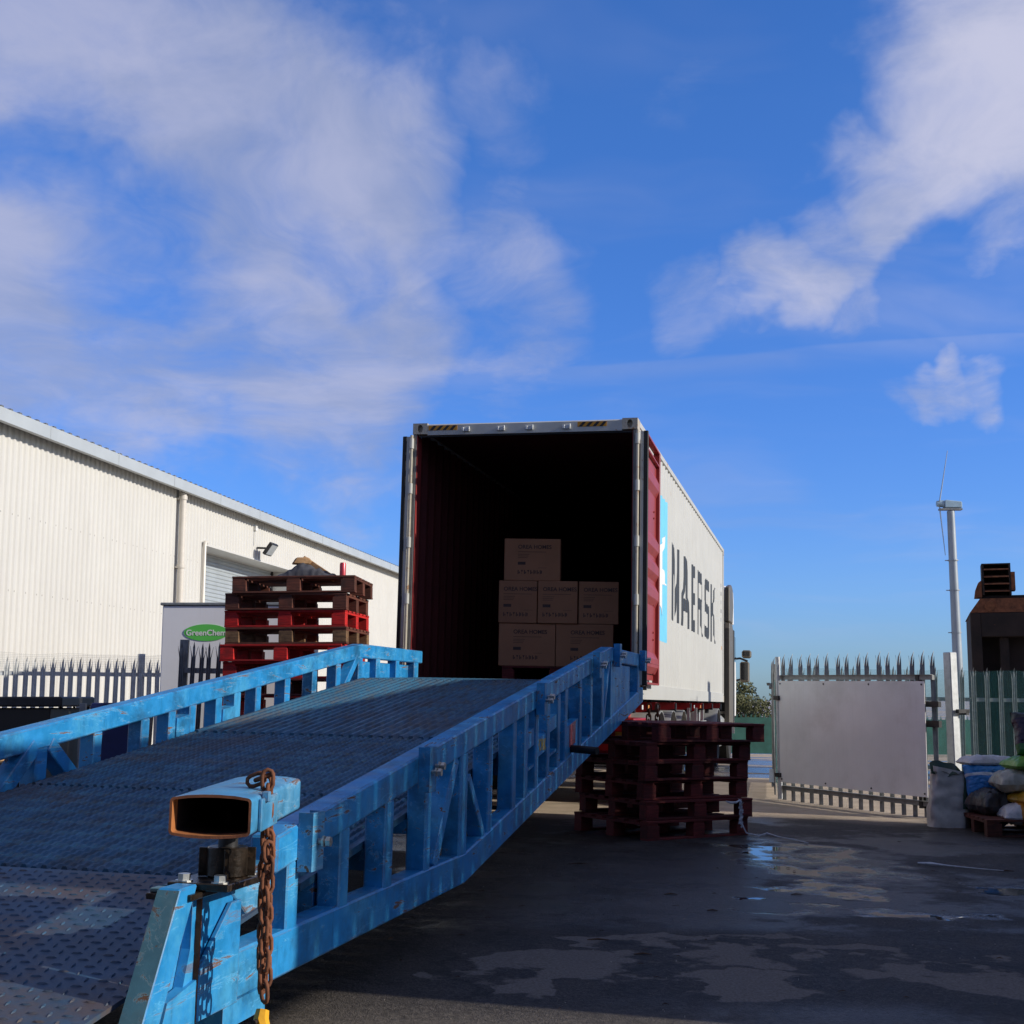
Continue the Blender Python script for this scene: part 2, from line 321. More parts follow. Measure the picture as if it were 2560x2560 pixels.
M['print_faint'] = mat('faint_box_print', (0.22, 0.12, 0.07), 0.85, var=0.1)
M['card'] = mat('cardboard', (0.42, 0.20, 0.10), 0.85, var=0.08, vs=3, rand=0.06)
M['tape'] = mat('parcel_tape', (0.34, 0.19, 0.11), 0.35, var=0.05)
M['tan'] = mat('pale_cardboard', (0.42, 0.25, 0.12), 0.85, var=0.1)
def wood(name, base, raw, chips=0.5, dirt=(0.03, 0.015, 0.01)):
    m = bpy.data.materials.new(name); m.use_nodes = True; t = NT(m.node_tree); b = t.n['Principled BSDF']
    oi = t.n.new('ShaderNodeObjectInfo').outputs['Random']; co = t.vm('ADD', t.coord('Object'), t.vm('SCALE', (31.3, 19.1, 23.7), scale=oi))
    gr = t.noise(t.vm('MULTIPLY', co, (2.5, 26, 26)), 3.0, 5, .65, .4); n2 = t.noise(co, 7, 6, .66); n3 = t.noise(t.vm('MULTIPLY', co, (5, 16, 16)), 4, 8, .74)
    col = t.mix(t.rng(gr, .3, .7), tuple(c * .62 for c in base), tuple(c * 1.25 for c in base))
    hsv = t.n.new('ShaderNodeHueSaturation'); t.put(hsv.inputs['Color'], col); t.put(hsv.inputs['Value'], t.rng(oi, 0, 1, .68, 1.28, smooth=False)); col = hsv.outputs[0]
    col = t.mix(t.math('MULTIPLY', t.rng(n2, .46, .70), .7), col, dirt)
    chip = t.rng(n3, .70 - chips * .08, .73 - chips * .08)
    col = t.mix(chip, col, t.mix(gr, tuple(c * .55 for c in raw), raw))
    t.put(b.inputs['Base Color'], col); b.inputs['Roughness'].default_value = .78
    t.put(b.inputs['Normal'], t.bump(t.math('SUBTRACT', gr, t.math('MULTIPLY', chip, .4)), .5, .004)); return m
M['wood_dark'] = wood('dark_stained_wood', (0.125, 0.036, 0.020), (0.22, 0.12, 0.06), 0.45)
M['wood_red'] = wood('bright_red_wood', (0.52, 0.010, 0.008), (0.34, 0.20, 0.10), 0.5, (0.15, 0.012, 0.01))
M['wood_maroon'] = wood('maroon_wood', (0.155, 0.020, 0.016), (0.24, 0.13, 0.08), 0.55, (0.05, 0.014, 0.012))
M['wood_raw'] = wood('raw_wood', (0.20, 0.11, 0.05), (0.30, 0.2, 0.1), 0.3)
M['navy'] = mat('navy_plastic', (0.010, 0.016, 0.085), 0.5, var=0.2)
M['green_mesh_fence'] = mat('green_fence_paint', (0.028, 0.13, 0.10), 0.55, var=0.2, vs=3)
M['cloth'] = mat('grey_cloth', (0.06, 0.062, 0.075), 0.9, var=0.3, vs=12, bump=0.3)
M['stone'] = mat('tan_wood_block', (0.42, 0.25, 0.12), 0.8, var=0.35, vs=14, bump=0.3)
M['can'] = mat('can_red', (0.55, 0.06, 0.08), 0.3, metal=0.3, var=0.1)
M['sack_white'] = mat('woven_sack', (0.62, 0.58, 0.50), 0.7, var=0.14, vs=10, dirt=0.3, dirtcol=(0.38, 0.33, 0.26), bump=0.25, bs=80)
M['sack_dark'] = mat('dark_green_plastic', (0.010, 0.045, 0.022), 0.4, var=0.3, vs=9)
M['hook'] = mat('yellow_hook', (0.72, 0.36, 0.015), 0.4, var=0.15, vs=20, rust=0.35, rs=25)
M['sticker_red'] = mat('red_sticker', (0.45, 0.05, 0.05), 0.5, two=(0.5, 0.2, 0.19), vs=40)
M['sticker_text'] = mat('yellow_lettering', (0.60, 0.40, 0.02), 0.5)
M['turb'] = mat('turbine_steel', (0.33, 0.37, 0.40), 0.45, metal=0.2, var=0.1, vs=1)
M['turb_blue'] = mat('turbine_housing', (0.33, 0.46, 0.55), 0.4, var=0.08)
M['rope'] = mat('white_plastic_film', (0.70, 0.70, 0.72), 0.4, var=0.15, vs=20)
M['twig'] = mat('twig_bark', (0.09, 0.05, 0.03), 0.9, var=0.4)
M['conc'] = mat('concrete_kerb', (0.38, 0.34, 0.29), 0.9, var=0.15, vs=5, bump=0.3)

def fixings(m):
    t = NT(m.node_tree); b = t.n['Principled BSDF']; src = b.inputs['Base Color'].links[0].from_socket; x, y, z = t.xyz(t.coord('Object'))
    def near(v, f, o_, w): return t.math('LESS_THAN', t.math('ABSOLUTE', t.math('SUBTRACT', t.math('FRACT', t.math('ADD', t.math('MULTIPLY', v, f), o_)), .5)), w)
    dot = t.math('MULTIPLY', near(y, 1 / .4218, .1, .035), near(z, 1 / 1.45, .3, .011))
    t.put(b.inputs['Base Color'], t.mix(t.math('MULTIPLY', dot, .6), src, (.16, .13, .10)))
fixings(M['cream'])
def leaf_mat(name, a, b):
    m = bpy.data.materials.new(name); m.use_nodes = True; t = NT(m.node_tree); p = t.n['Principled BSDF']
    n = t.noise(t.coord('Object'), 1.6, 4, 0.6); t.put(p.inputs['Base Color'], t.mix(t.rng(n, 0.3, 0.7), a, b)); p.inputs['Roughness'].default_value = 0.7
    return m
M['leaf'] = leaf_mat('foliage', (0.035, 0.050, 0.012), (0.11, 0.105, 0.03))
M['bark'] = mat('bark', (0.06, 0.045, 0.03), 0.9, var=0.3, bump=0.4)

def net_mat():
    m = bpy.data.materials.new('teal_netting'); m.use_nodes = True; t = NT(m.node_tree)
    b = t.n['Principled BSDF']; b.inputs['Base Color'].default_value = (0.018, 0.17, 0.175, 1); b.inputs['Roughness'].default_value = 0.6
    x, y, z = t.xyz(t.coord('Object'))
    def line(v, f): return t.math('GREATER_THAN', t.math('ABSOLUTE', t.math('SUBTRACT', t.math('FRACT', t.math('MULTIPLY', v, f)), 0.5)), 0.36)
    a = t.math('MAXIMUM', line(t.math('ADD', x, t.math('MULTIPLY', z, 0.4)), 55), line(z, 55))
    t.put(b.inputs['Alpha'], t.rng(a, 0, 1, 0.03, 0.36)); return m
M['net'] = net_mat()
M['net_green'] = mat('green_fence_sheeting', (0.020, 0.10, 0.075), 0.7, var=0.25, vs=2)

def ground_mat():
    m = bpy.data.materials.new('wet_asphalt'); m.use_nodes = True; t = NT(m.node_tree); b = t.n['Principled BSDF']
    co = t.coord('Object'); x, y, z = t.xyz(co)
    wob = t.vm('SCALE', t.vm('SUBTRACT', t.noise(co, 1.7, 4, 0.52, col=True), (0.5, 0.5, 0.5)), scale=1.5)
    cw = t.vm('ADD', co, wob); wx, wy, wz = t.xyz(cw)
    def blob(cx, cy, rx, ry, e0=1.05, e1=0.9):
        dx = t.math('DIVIDE', t.math('SUBTRACT', wx, cx), rx); dy = t.math('DIVIDE', t.math('SUBTRACT', wy, cy), ry)
        r = t.math('SQRT', t.math('ADD', t.math('MULTIPLY', dx, dx), t.math('MULTIPLY', dy, dy)))
        return t.rng(r, e0, e1)
    def mx(l):
        r = l[0]
        for k in l[1:]: r = t.math('MAXIMUM', r, k)
        return r
    nA = t.noise(co, 0.55, 6, 0.6); nB = t.noise(co, 2.4, 5, 0.58); nC = t.noise(co, 26, 4, 0.7); nD = t.noise(co, 150, 2, 0.7); nG = t.noise(co, 72, 3, 0.8)
    sheen = t.rng(t.noise(t.vm('ADD', co, (9, 4, 2)), 0.8, 6, 0.66), 0.44, 0.60)
    sheen = t.math('MULTIPLY', sheen, t.math('SUBTRACT', 1.0, t.rng(t.vm('LENGTH', t.vm('MULTIPLY', t.vm('SUBTRACT', co, (1.0, 6.4, 0)), (.55, 1.2, 0))), 1.3, .8, 0, .9)))
    dry = mx([blob(0.28, 6.35, 0.42, 0.34), blob(0.85, 6.45, 0.42, 0.30), blob(0.05, 5.95, 0.40, 0.18), blob(2.0, 6.15, 0.42, 0.30), blob(1.35, 6.1, 0.35, 0.16), blob(0.75, 6.95, 0.28, 0.16), blob(1.25, 7.0, 0.26, 0.15), blob(2.55, 5.7, 0.22, 0.4), blob(-.25, 6.2, .3, .2), blob(1.0, 5.95, .5, .16), blob(.45, 6.9, .3, .14), blob(1.75, 6.6, .4, .12)])
    dry = t.math('MULTIPLY', dry, t.rng(nB, 0.42, 0.48))
    back = t.rng(t.math('ADD', y, t.math('MULTIPLY', nA, 3.0)), 14.6, 16.0)          # drier pale concrete towards the gate
    near = t.rng(t.math('ADD', y, t.math('MULTIPLY', nB, 0.6)), 6.0, 5.0)
    pud = mx([blob(2.22, 10.55, 0.50, 1.25, 1.25, 0.9), blob(2.05, 8.9, 0.42, 0.30), blob(3.3, 9.1, 0.34, 0.22), blob(3.55, 7.6, 0.36, 0.2), blob(-0.1, 14.6, 0.35, 0.5), blob(2.0, 8.0, 0.7, 0.2)])
    pud = t.math('MULTIPLY', pud, t.rng(nB, 0.36, 0.52))
    road = t.rng(y, 30, 33)
    roadpud = t.math('MULTIPLY', t.rng(t.noise(t.vm('MULTIPLY', co, (0.12, 0.6, 1)), 1.0, 3), 0.5, 0.56), t.rng(y, 18, 20))
    pud = t.math('MAXIMUM', pud, t.math('MULTIPLY', roadpud, 0.8))
    wetc = t.mix(t.rng(nB, 0.3, 0.7), (0.014, 0.012, 0.011), (0.034, 0.029, 0.026))
    wetc = t.mix(t.rng(nC, 0.35, 0.75), wetc, (0.058, 0.050, 0.044)); wetc = t.mix(t.math('MULTIPLY', t.rng(nD, 0.56, 0.68), 0.6), wetc, (0.17, 0.15, 0.13))
    col = t.mix(t.math('MULTIPLY', t.rng(nA, 0.42, 0.60), 0.45), wetc, (0.022, 0.019, 0.018))
    dryc = t.mix(t.rng(nG, 0.3, 0.7), (0.115, 0.100, 0.086), (0.215, 0.190, 0.165))
    def ring(cx, cy, r0, w):
        dd = t.math('SQRT', t.math('ADD', t.math('POWER', t.math('SUBTRACT', x, cx), 2.0), t.math('POWER', t.math('SUBTRACT', y, cy), 2.0)))
        return t.rng(t.math('ABSOLUTE', t.math('SUBTRACT', dd, r0)), w, w * .55)
    trk = mx([ring(4.6, 3.2, 4.35, .09), ring(4.6, 3.2, 4.02, .08), ring(-3.5, 16, 9.3, .11), ring(-3.5, 16, 9.0, .10), ring(6.5, 12.5, 7.2, .10)])
    trk = t.math('MULTIPLY', trk, t.math('MULTIPLY', t.rng(nB, 0.38, 0.6), t.rng(t.noise(co, 34, 2), .40, .56)))
    col = t.mix(t.math('MULTIPLY', trk, .5), col, (0.10, 0.088, 0.078))
    crk = t.rng(t.vor(t.vm('ADD', co, t.vm('SCALE', wob, scale=.35)), 0.55, 'DISTANCE_TO_EDGE'), 0.012, 0.003)
    col = t.mix(t.math('MULTIPLY', crk, .7), col, (0.008, 0.007, 0.006))
    stn = t.rng(t.noise(t.vm('ADD', co, (31, 7, 0)), 1.1, 8, 0.7), 0.54, 0.66)
    col = t.mix(t.math('MULTIPLY', stn, .65), col, (0.012, 0.010, 0.009))
    damp = t.math('MULTIPLY', t.rng(t.math('ADD', nB, t.math('MULTIPLY', nC, .2)), .50, .72), .5)
    col = t.mix(damp, col, (0.075, 0.064, 0.056))
    gc = t.rng(nG, .32, .70, .45, 1.75)
    col = t.mix(1.0, col, t.comb(gc, gc, gc), 'MULTIPLY')
    col = t.mix(dry, col, dryc)
    col = t.mix(t.math('MULTIPLY', near, 0.55), col, t.mix(t.rng(nC, 0.3, 0.7), (0.15, 0.125, 0.10), (0.30, 0.255, 0.20)))
    col = t.mix(t.math('MULTIPLY', back, 0.9), col, t.mix(t.rng(nB, 0.3, 0.7), (0.46, 0.37, 0.27), (0.60, 0.49, 0.37)))
    col = t.mix(pud, col, (0.012, 0.011, 0.011))
    t.put(b.inputs['Base Color'], col)
    rw = t.rng(sheen, 0, 1, 0.72, 0.36)
    rg = t.math('ADD', rw, t.math('MULTIPLY', t.math('SUBTRACT', nB, 0.5), 0.3))
    rg = t.mix(dry, rg, (0.92, 0.92, 0.92)); rg = t.mix(near, rg, (0.8, 0.8, 0.8)); rg = t.mix(back, rg, (0.8, 0.8, 0.8)); rg = t.mix(pud, rg, (0.035, 0.035, 0.035))
    t.put(b.inputs['Roughness'], rg)
    b.inputs['Specular IOR Level'].default_value = 0.36
    h = t.math('ADD', t.math('ADD', t.math('MULTIPLY', nD, 0.4), t.math('MULTIPLY', nC, .7)), nG)
    h = t.math('MULTIPLY', h, t.math('SUBTRACT', 1.0, t.math('MAXIMUM', pud, t.math('MULTIPLY', dry, .6))))
    t.put(b.inputs['Normal'], t.bump(h, 0.9, 0.014)); return m
M['ground'] = ground_mat()

# ------------------------------------------------------------------ ground
def zg(wx, wy):
    xl = (Vector((wx, wy, 0)) - YO).dot(ax0)
    z = -tan(ROLL) * max(-6, min(6, xl))
    if wy > 30: z -= 1.2 * min(1, (wy - 30) / 25)
    return z
gx = [-1500, -400, -120, -60, -30, -20] + [-14 + i * 1.0 for i in range(33)] + [24, 40, 80, 200, 500, 1500]
gy = [-300, -60, -20, -8] + [-4 + i * 1.0 for i in range(60)] + [60, 70, 90, 150, 400, 1000, 2500]
mb = MB(); vs = [(x, y, zg(x, y)) for x in gx for y in gy]; ny = len(gy)
mb.add(vs, [(i * ny + j, (i + 1) * ny + j, (i + 1) * ny + j + 1, i * ny + j + 1) for i in range(len(gx) - 1) for j in range(ny - 1)])
g = mb.build('ground', M['ground'], recalc=False, smooth=True); tag(g, kind='structure')
def gp(wx, wy, dz=0): return T(wx, wy, zg(wx, wy) + dz)

# ------------------------------------------------------------------ loading ramp
ramp = thing('loading_ramp', F, 'long blue steel yard ramp leading up to the open container', 'ramp')
XL, XR = -0.96, 1.30                       # inner face of the left side, outer face of the right side
DK = lambda y: 1.323 + 0.1214 * (y + 2.2) if y < -2.2 else 1.323 + 0.018 * (y + 2.2)     # top of deck
RT = lambda y: 1.625 + 0.126 * (y + 2.1) if y < -2.1 else 1.625                          # top of rail
def BB(y):                                  # underside of bottom chord
    return 0.255 if y < -6.8 else 0.255 + 0.132 * (y + 6.8)
# deck plates
def slab(y0, y1, x0, x1, dz, th, n=1):
    m = MB(); ys = [y0 + (y1 - y0) * i / n for i in range(n + 1)]
    for a, b in zip(ys[:-1], ys[1:]):
        m.prism([(a, DK(a) + dz), (b, DK(b) + dz), (b, DK(b) + dz - th), (a, DK(a) + dz - th)], x0, x1)
    return m
slab(-8.77, -7.235, -0.955, 1.195, -0.022, 0.03).build('deck_plate', M['deck'], ramp)
slab(-7.215, -2.2, -0.955, 1.195, -0.022, 0.03).build('deck_plate', M['deck'], ramp)
slab(-2.2, -0.30, -0.955, 1.195, -0.022, 0.03).build('deck_plate', M['deck'], ramp)
lip = slab(-0.30, 0.22, -0.80, 1.05, -0.030, 0.012); lip.build('lip_plate', M['rust_dark'], ramp)
ch_ = slab(-13.12, -8.80, -0.955, 1.195, -0.012, 0.014); ch_.build('checker_plate', M['checker'], ramp)
# lengthwise tread ribs with notched tops
def ribs(y0, y1, step, pitch, h, notch):
    m = MB(); n = int(2.14 / pitch); k = max(1, int((y1 - y0) / step)); ys = [y0 + (y1 - y0) * i / k for i in range(k + 1)]
    for i in range(n):
        xc = -0.945 + pitch * (i + 0.5); b0 = len(m.v); odd = i % 2
        for j, y in enumerate(ys):
            d = notch if (j + odd) % 2 else 0; top = DK(y) + h - 0.022 - d; bot = DK(y) - 0.022
            m.v += [(xc - pitch * .36, y, bot), (xc - pitch * .17, y, top), (xc + pitch * .17, y, top), (xc + pitch * .36, y, bot)]
        for j in range(len(ys) - 1):
            a = b0 + j * 4; c = a + 4
            m.f += [(a, a + 1, c + 1, c), (a + 1, a + 2, c + 2, c + 1), (a + 2, a + 3, c + 3, c + 2)]
        m.f += [(b0 + 3, b0 + 2, b0 + 1, b0), (b0 + len(ys) * 4 - 4, b0 + len(ys) * 4 - 3, b0 + len(ys) * 4 - 2, b0 + len(ys) * 4 - 1)]
    return m
for y0, y1, st, pt, hh, nt in [(-8.765, -7.24, 0.030, .044, .014, .0065), (-7.21, -5.4, 0.030, .044, .014, .006), (-5.4, -2.205, 0.05, .0665, .022, .002), (-2.195, -0.305, 0.06, .0665, .022, .001)]:
    tag(ribs(y0, y1, st, pt, hh, nt).build('tread_ribs', M['deck'], ramp, recalc=False), kind='stuff')
# raised lozenges of the checker plate
m = MB(); p = 0.054
for i in range(40):
    for j in range(78):
        x = -0.93 + i * p; y = -12.95 + j * p
        if y > -8.83: continue
        z = DK(y) - 0.012; sl = 0.1214
        a = radians(8) if (i + j) % 2 else radians(98)
        L_, w_ = 0.019, 0.0055; ca, sa = cos(a), sin(a); b0 = len(m.v)
        for (u, v, hh) in [(-L_, 0, 0), (0, -w_, 0), (L_, 0, 0), (0, w_, 0), (-L_ * .5, 0, .0045), (L_ * .5, 0, .0045)]:
            X_ = x + u * ca - v * sa; Y_ = y + u * sa + v * ca
            m.v.append((X_, Y_, z + sl * (Y_ - y) + hh))
        m.f += [(b0, b0 + 1, b0 + 4), (b0 + 1, b0 + 5, b0 + 4), (b0 + 1, b0 + 2, b0 + 5), (b0 + 2, b0 + 3, b0 + 5), (b0 + 3, b0 + 4, b0 + 5), (b0 + 3, b0, b0 + 4)]
tag(m.build('tread_pattern', M['checker'], ramp, recalc=False), kind='stuff')
# cross beams below the deck
for y in [-8.6, -7.9, -7.2, -6.4, -5.6, -4.8, -4.0, -3.2, -2.4, -1.6, -0.8, -0.42]:
    z = DK(y) - 0.055; MB().box(-0.95, 1.19, y - 0.03, y + 0.03, z - 0.13, z).build('cross_beam', M['blue'], ramp)
for x in (-0.4, 0.62):
    MB().prism([(-8.7, DK(-8.7) - .06), (-2.2, DK(-2.2) - .06), (-0.5, DK(-0.5) - .06), (-0.5, DK(-.5) - .17), (-2.2, DK(-2.2) - .17), (-8.7, DK(-8.7) - .17)], x - .04, x + .04).build('stringer', M['darkmetal'], ramp)

def side(x0, x1, posts, near):
    """truss side between x0 and x1"""
    m = MB()
    m.prism([(near, RT(near) - 0.125), (-2.1, RT(-2.1) - 0.125), (-0.24, RT(-.24) - 0.125), (-0.24, RT(-.24)), (-2.1, RT(-2.1)), (near, RT(near))], x0, x1)
    m.build('top_chord', M['blue'], ramp, bevel=0.008)
    m = MB(); b0 = -9.62
    m.prism([(b0, BB(b0)), (-6.8, BB(-6.8)), (-0.02, BB(-.02)), (-0.02, BB(-.02) + .15), (-6.8, BB(-6.8) + .15), (b0, BB(b0) + .15)], x0, x1)
    m.build('bottom_chord', M['blue'], ramp, bevel=0.008)
    for a, b in posts:
        zb = max(BB(a), BB(b)) + .135; zt = min(RT(a), RT(b)) - .12
        MB().box(x0 + .004, x1 - .004, a, b, zb - 0.012, zt + 0.008).build('post', M['blue'], ramp, bevel=0.006)
rp = [(-9.14, -9.04), (-8.63, -8.53), (-8.1, -7.99), (-7.52, -7.43), (-6.93, -6.78), (-6.35, -6.25), (-5.77, -5.67), (-5.44, -5.35), (-5.14, -5.04), (-4.78, -4.68), (-4.42, -4.32), (-4.16, -4.06), (-3.58, -3.48), (-3.11, -3.0), (-2.57, -2.45), (-2.10, -2.02), (-0.40, -0.26)]
lp = [(-8.4, -8.3), (-7.75, -7.65), (-7.14, -7.03), (-6.57, -6.48), (-6.03, -5.93), (-5.68, -5.59), (-5.40, -5.31), (-5.01, -4.92), (-4.72, -4.62), (-4.36, -4.27), (-3.82, -3.72), (-3.26, -3.16), (-2.72, -2.61), (-2.17, -2.06), (-1.68, -1.57), (-1.09, -0.99), (-0.50, -0.36)]
side(1.20, 1.30, rp, -9.25)
side(-1.06, -0.96, lp, -9.6)
# diagonal braces
def brace(x0, x1, ya, za, yb, zb, w):
    d = Vector((yb - ya, zb - za)).normalized(); n = Vector((-d.y, d.x)) * w / 2
    MB().prism([(ya + n.x, za + n.y), (yb + n.x, zb + n.y), (yb - n.x, zb - n.y), (ya - n.x, za - n.y)], x0, x1).build('brace', M['blue'], ramp, bevel=0.005)
brace(1.21, 1.294, -7.34, BB(-7.34) + .14, -6.98, RT(-6.98) - .12, .075)
brace(1.21, 1.294, -6.74, RT(-6.74) - .26, -6.40, BB(-6.4) + .14, .055)
brace(1.21, 1.294, -2.46, BB(-2.46) + .14, -2.14, RT(-2.14) - .125, .055)
brace(-1.05, -.952, -7.46, DK(-7.46) - .06, -7.15, RT(-7.15) - .10, .09)
brace(-1.05, -.952, -6.76, DK(-6.76) - .06, -7.02, RT(-7.02) - .11, .085)
brace(-1.05, -.955, -2.52, DK(-2.52) - .05, -2.20, RT(-2.2) - .11, .07)
# infill plates
def plate(x0, x1, y0, y1, za, zb, nm='side_plate', mt='blue'):
    return MB().prism([(y0, za(y0)), (y1, za(y1)), (y1, zb(y1)), (y0, zb(y0))], x0, x1).build(nm, M[mt], ramp)
plate(1.215, 1.285, -2.02, -0.88, lambda y: BB(y) + .14, lambda y: RT(y) - .14)
plate(-1.052, -1.03, -2.06, -0.50, lambda y: DK(y) - .05, lambda y: RT(y) - .15)
for a, b, lo, hi in [(-5.35, -5.14, .30, .42), (-5.04, -4.78, .19, .32), (-4.68, -4.42, .30, .40), (-5.35, -5.14, .15, .17), (-4.68, -4.42, .12, .14)]:
    plate(1.22, 1.288, a, b, lambda y, q=lo: BB(y) + .15 + q * .9, lambda y, q=hi: BB(y) + .15 + q * .9)
stp = plate(1.225, 1.286, -4.06, -3.58, lambda y: BB(y) + .15, lambda y: BB(y) + .36)
for a, b, q in [(-5.59, -5.40, .10), (-4.92, -4.72, .07)]:
    plate(-1.05, -.957, a, b, lambda y: DK(y) - .05, lambda y, q=q: DK(y) + q)
    plate(-1.045, -.962, a, b, lambda y, q=q: DK(y) + q + .13, lambda y: RT(y) - .11)
# stickers and lettering on the right side
def dec(name, me, y, z, sx=1.2885):
    o = obj(name, me, ramp); o.matrix_local = T(sx, y, z) @ Matrix.Rotation(radians(90), 4, 'Z') @ RX(90); return o
st = MB().box(1.2872, 1.2885, -3.93, -3.70, 0, .16); st.v = [(x, y, z + BB(y) + .20) for x, y, z in st.v]
st.build('warning_sticker', M['sticker_red'], stp)
dec('lettering', text_mesh('lettering', 'FORK', 0.105, M['sticker_text'], bold=0.002), -4.91, BB(-4.91) + .378)
pl2 = MB().box(1.3005, 1.302, -1.62, -1.46, 1.53, 1.60).build('maker_plate', M['galv_light'], ramp)
# stake pockets on the outside of the top chord, each with two bolts
for y in (-9.02, -7.62, -5.10, -2.98, -1.92, -0.25):
    zc = RT(y) - .065
    w = .055; m = MB()
    m.box(1.301, 1.355, y - w, y - w + .009, zc - .10, zc + .10).box(1.301, 1.355, y + w - .009, y + w, zc - .10, zc + .10).box(1.346, 1.355, y - w + .009, y + w - .009, zc - .10, zc + .10)
    pk = m.build('stake_pocket', M['blue_worn'] if y < -8 else M['blue'], ramp)
    for dy in ((0.0,) if y < -8 else (-.02, .03)):
        b = MB(); b.tube([(1.356, y + dy, zc + dy * .5), (1.395, y + dy, zc + dy * .5)], .010, 6).tube([(1.372, y + dy, zc + dy * .5), (1.380, y + dy, zc + dy * .5)], .021, 6).tube([(1.386, y + dy, zc + dy * .5), (1.402, y + dy, zc + dy * .5)], .018, 6)
        b.build('bolt', M['zinc'], pk)
MB().tube([(1.18, -3.82, BB(-3.82) + .18), (1.50, -3.98, BB(-3.82) + .17)], .028, 10).build('release_handle', M['black'], ramp, smooth=True)
# near end: raked end tube, side plate, gusset
m = MB(); m.prism([(-9.835, .645), (-9.945, .645), (-10.30, .0), (-10.185, .0)], 1.232, 1.302)
m.build('end_post', M['blue'], ramp, bevel=0.005)
MB().prism([(-9.9465, .640), (-9.949, .640), (-10.304, .0), (-10.3015, .0)], 1.2335, 1.3005).build('end_cap', M['teal_worn'], ramp)
MB().prism([(-9.53, .25), (-9.53, .56), (-9.60, .56), (-9.80, .40), (-9.80, .25)], 1.290, 1.305).build('gusset_plate', M['blue'], ramp, bevel=.002)
MB().prism([(-9.55, .26), (-9.55, .60), (-9.83, .60), (-9.83, .46), (-9.90, .26)], 1.255, 1.285).build('side_plate', M['blue'], ramp)
MB().prism([(-9.80, .245), (-9.80, .37), (-9.98, .34), (-10.02, .245)], 1.262, 1.297).build('side_plate', M['blue'], ramp)
MB().box(1.18, 1.30, -9.62, -9.30, .18, .255).build('side_plate', M['blue'], ramp)
m = MB(); m.prism([(-9.795, .60), (-9.795, .25), (-9.803, .25), (-9.803, .60)], 1.285, 1.300); m.build('weld_strip', M['rust'], ramp)
MB().prism([(-9.56, .27), (-9.56, .58), (-9.83, .60), (-9.95, .40), (-10.01, .25)], 1.243, 1.253).build('back_plate', M['blue'], ramp)
# mounting head for the towing socket
MB().box(1.17, 1.315, -9.90, -9.48, .604, .622).build('head_plate', M['greasy'], ramp, bevel=.003)
MB().box(1.20, 1.395, -9.83, -9.55, .624, .646).build('head_plate', M['greasy'], ramp, bevel=.003)
for dx, dy in ((1.24, -9.80), (1.355, -9.80), (1.24, -9.58), (1.35, -9.585)):
    m = MB(); m.tube([(dx, dy, .645), (dx, dy, .668)], .019, 6).tube([(dx, dy, .645), (dx, dy, .650)], .026, 12); m.build('bolt', M['zinc'], ramp)
for dy in (-9.86, -9.79): MB().box(1.175, 1.225, dy - .025, dy + .025, .6225, .634).build('shim_plate', M['teal_worn'], ramp, bevel=.002)
m = MB(); cx, cy = 1.31, -9.66
m.tube([(cx, cy, .647), (cx, cy, .735)], .062, 16); m.build('socket_collar', M['greasy'], ramp, smooth=True, bevel=.004)
for a in range(4):
    an = a * pi / 2 + .4; m = MB(); m.bar((cx + .05 * cos(an), cy + .05 * sin(an), .69), (cx + .085 * cos(an), cy + .085 * sin(an), .69), .014, .085); m.build('collar_rib', M['greasy'], ramp, bevel=.002)
MB().tube([(cx, cy, .70), (cx, cy, .835)], .030, 14).build('stem', M['darkmetal'], ramp, smooth=True)
brw = MB().prism([(-9.60, .60), (-9.25, .645), (-9.25, .52), (-9.45, .50)], 1.21, 1.29); brw.build('gusset_plate', M['blue_worn'], ramp, bevel=.004)
# the hollow towing socket lying over the stem
def rrect(w, h, r, bul=0.0, n=4):
    pts = []
    for cx_, cz_, a0 in ((w / 2 - r, h / 2 - r, 0), (-w / 2 + r, h / 2 - r, 90), (-w / 2 + r, -h / 2 + r, 180), (w / 2 - r, -h / 2 + r, 270)):
        for k in range(n + 1):
            a = radians(a0 + 90 * k / n); pts.append((cx_ + r * cos(a), cz_ + r * sin(a)))
        # bulge of the long faces
        if a0 in (0, 180):
            sg = 1 if a0 == 0 else -1
            for q in (.6, .2, -.2, -.6): pts.append((sg * q * w / 2 * .98, sg * (h / 2 + bul * (1 - q * q))))
    return pts
sock = bpy.data.objects.new('towing_socket', None); C.objects.link(sock); sock.parent = ramp
sock.matrix_local = T(1.432, -10.05, .860) @ RZ(13.1)
o_, i_ = rrect(.226, .104, .013, .008), rrect(.212, .090, .008, .007)
m = MB(); n = len(o_); Ls = .86
m.v = [(x, 0, z) for x, z in o_] + [(x, Ls, z) for x, z in o_] + [(x, .0, z) for x, z in i_] + [(x, Ls, z) for x, z in i_]
for i in range(n):
    j = (i + 1) % n; m.f += [(i, j, n + j, n + i), (n + i, n + j, 3 * n + j, 3 * n + i)]
me = m.mesh('socket_tube', M['blue_worn'], recalc=False, smooth=True, angle=40); obj('socket_tube', me, sock)
for (ya, yb_, mt_, lip_) in ((-.0008, .06, M['rust_orange'], True), (.06, Ls - .013, M['rust_dark'], False)):  # deeper section darker, the tube's inner shade put into its colour
    m = MB(); m.v = [(x, ya, z) for x, z in o_] + [(x, ya, z) for x, z in i_] + [(x, yb_, z) for x, z in i_]
    for i in range(n):
        j = (i + 1) % n; m.f += [(n + i, 2 * n + i, 2 * n + j, n + j)]
    m.build('socket_lining', mt_, sock, recalc=False)
m = MB(); m.v = [(x, -.0010, z) for x, z in o_] + [(x, -.0010, z) for x, z in i_]
for i in range(n):
    j = (i + 1) % n; m.f.append((i, n + i, n + j, j))
m.build('socket_rim', M['rust'], sock, recalc=False)
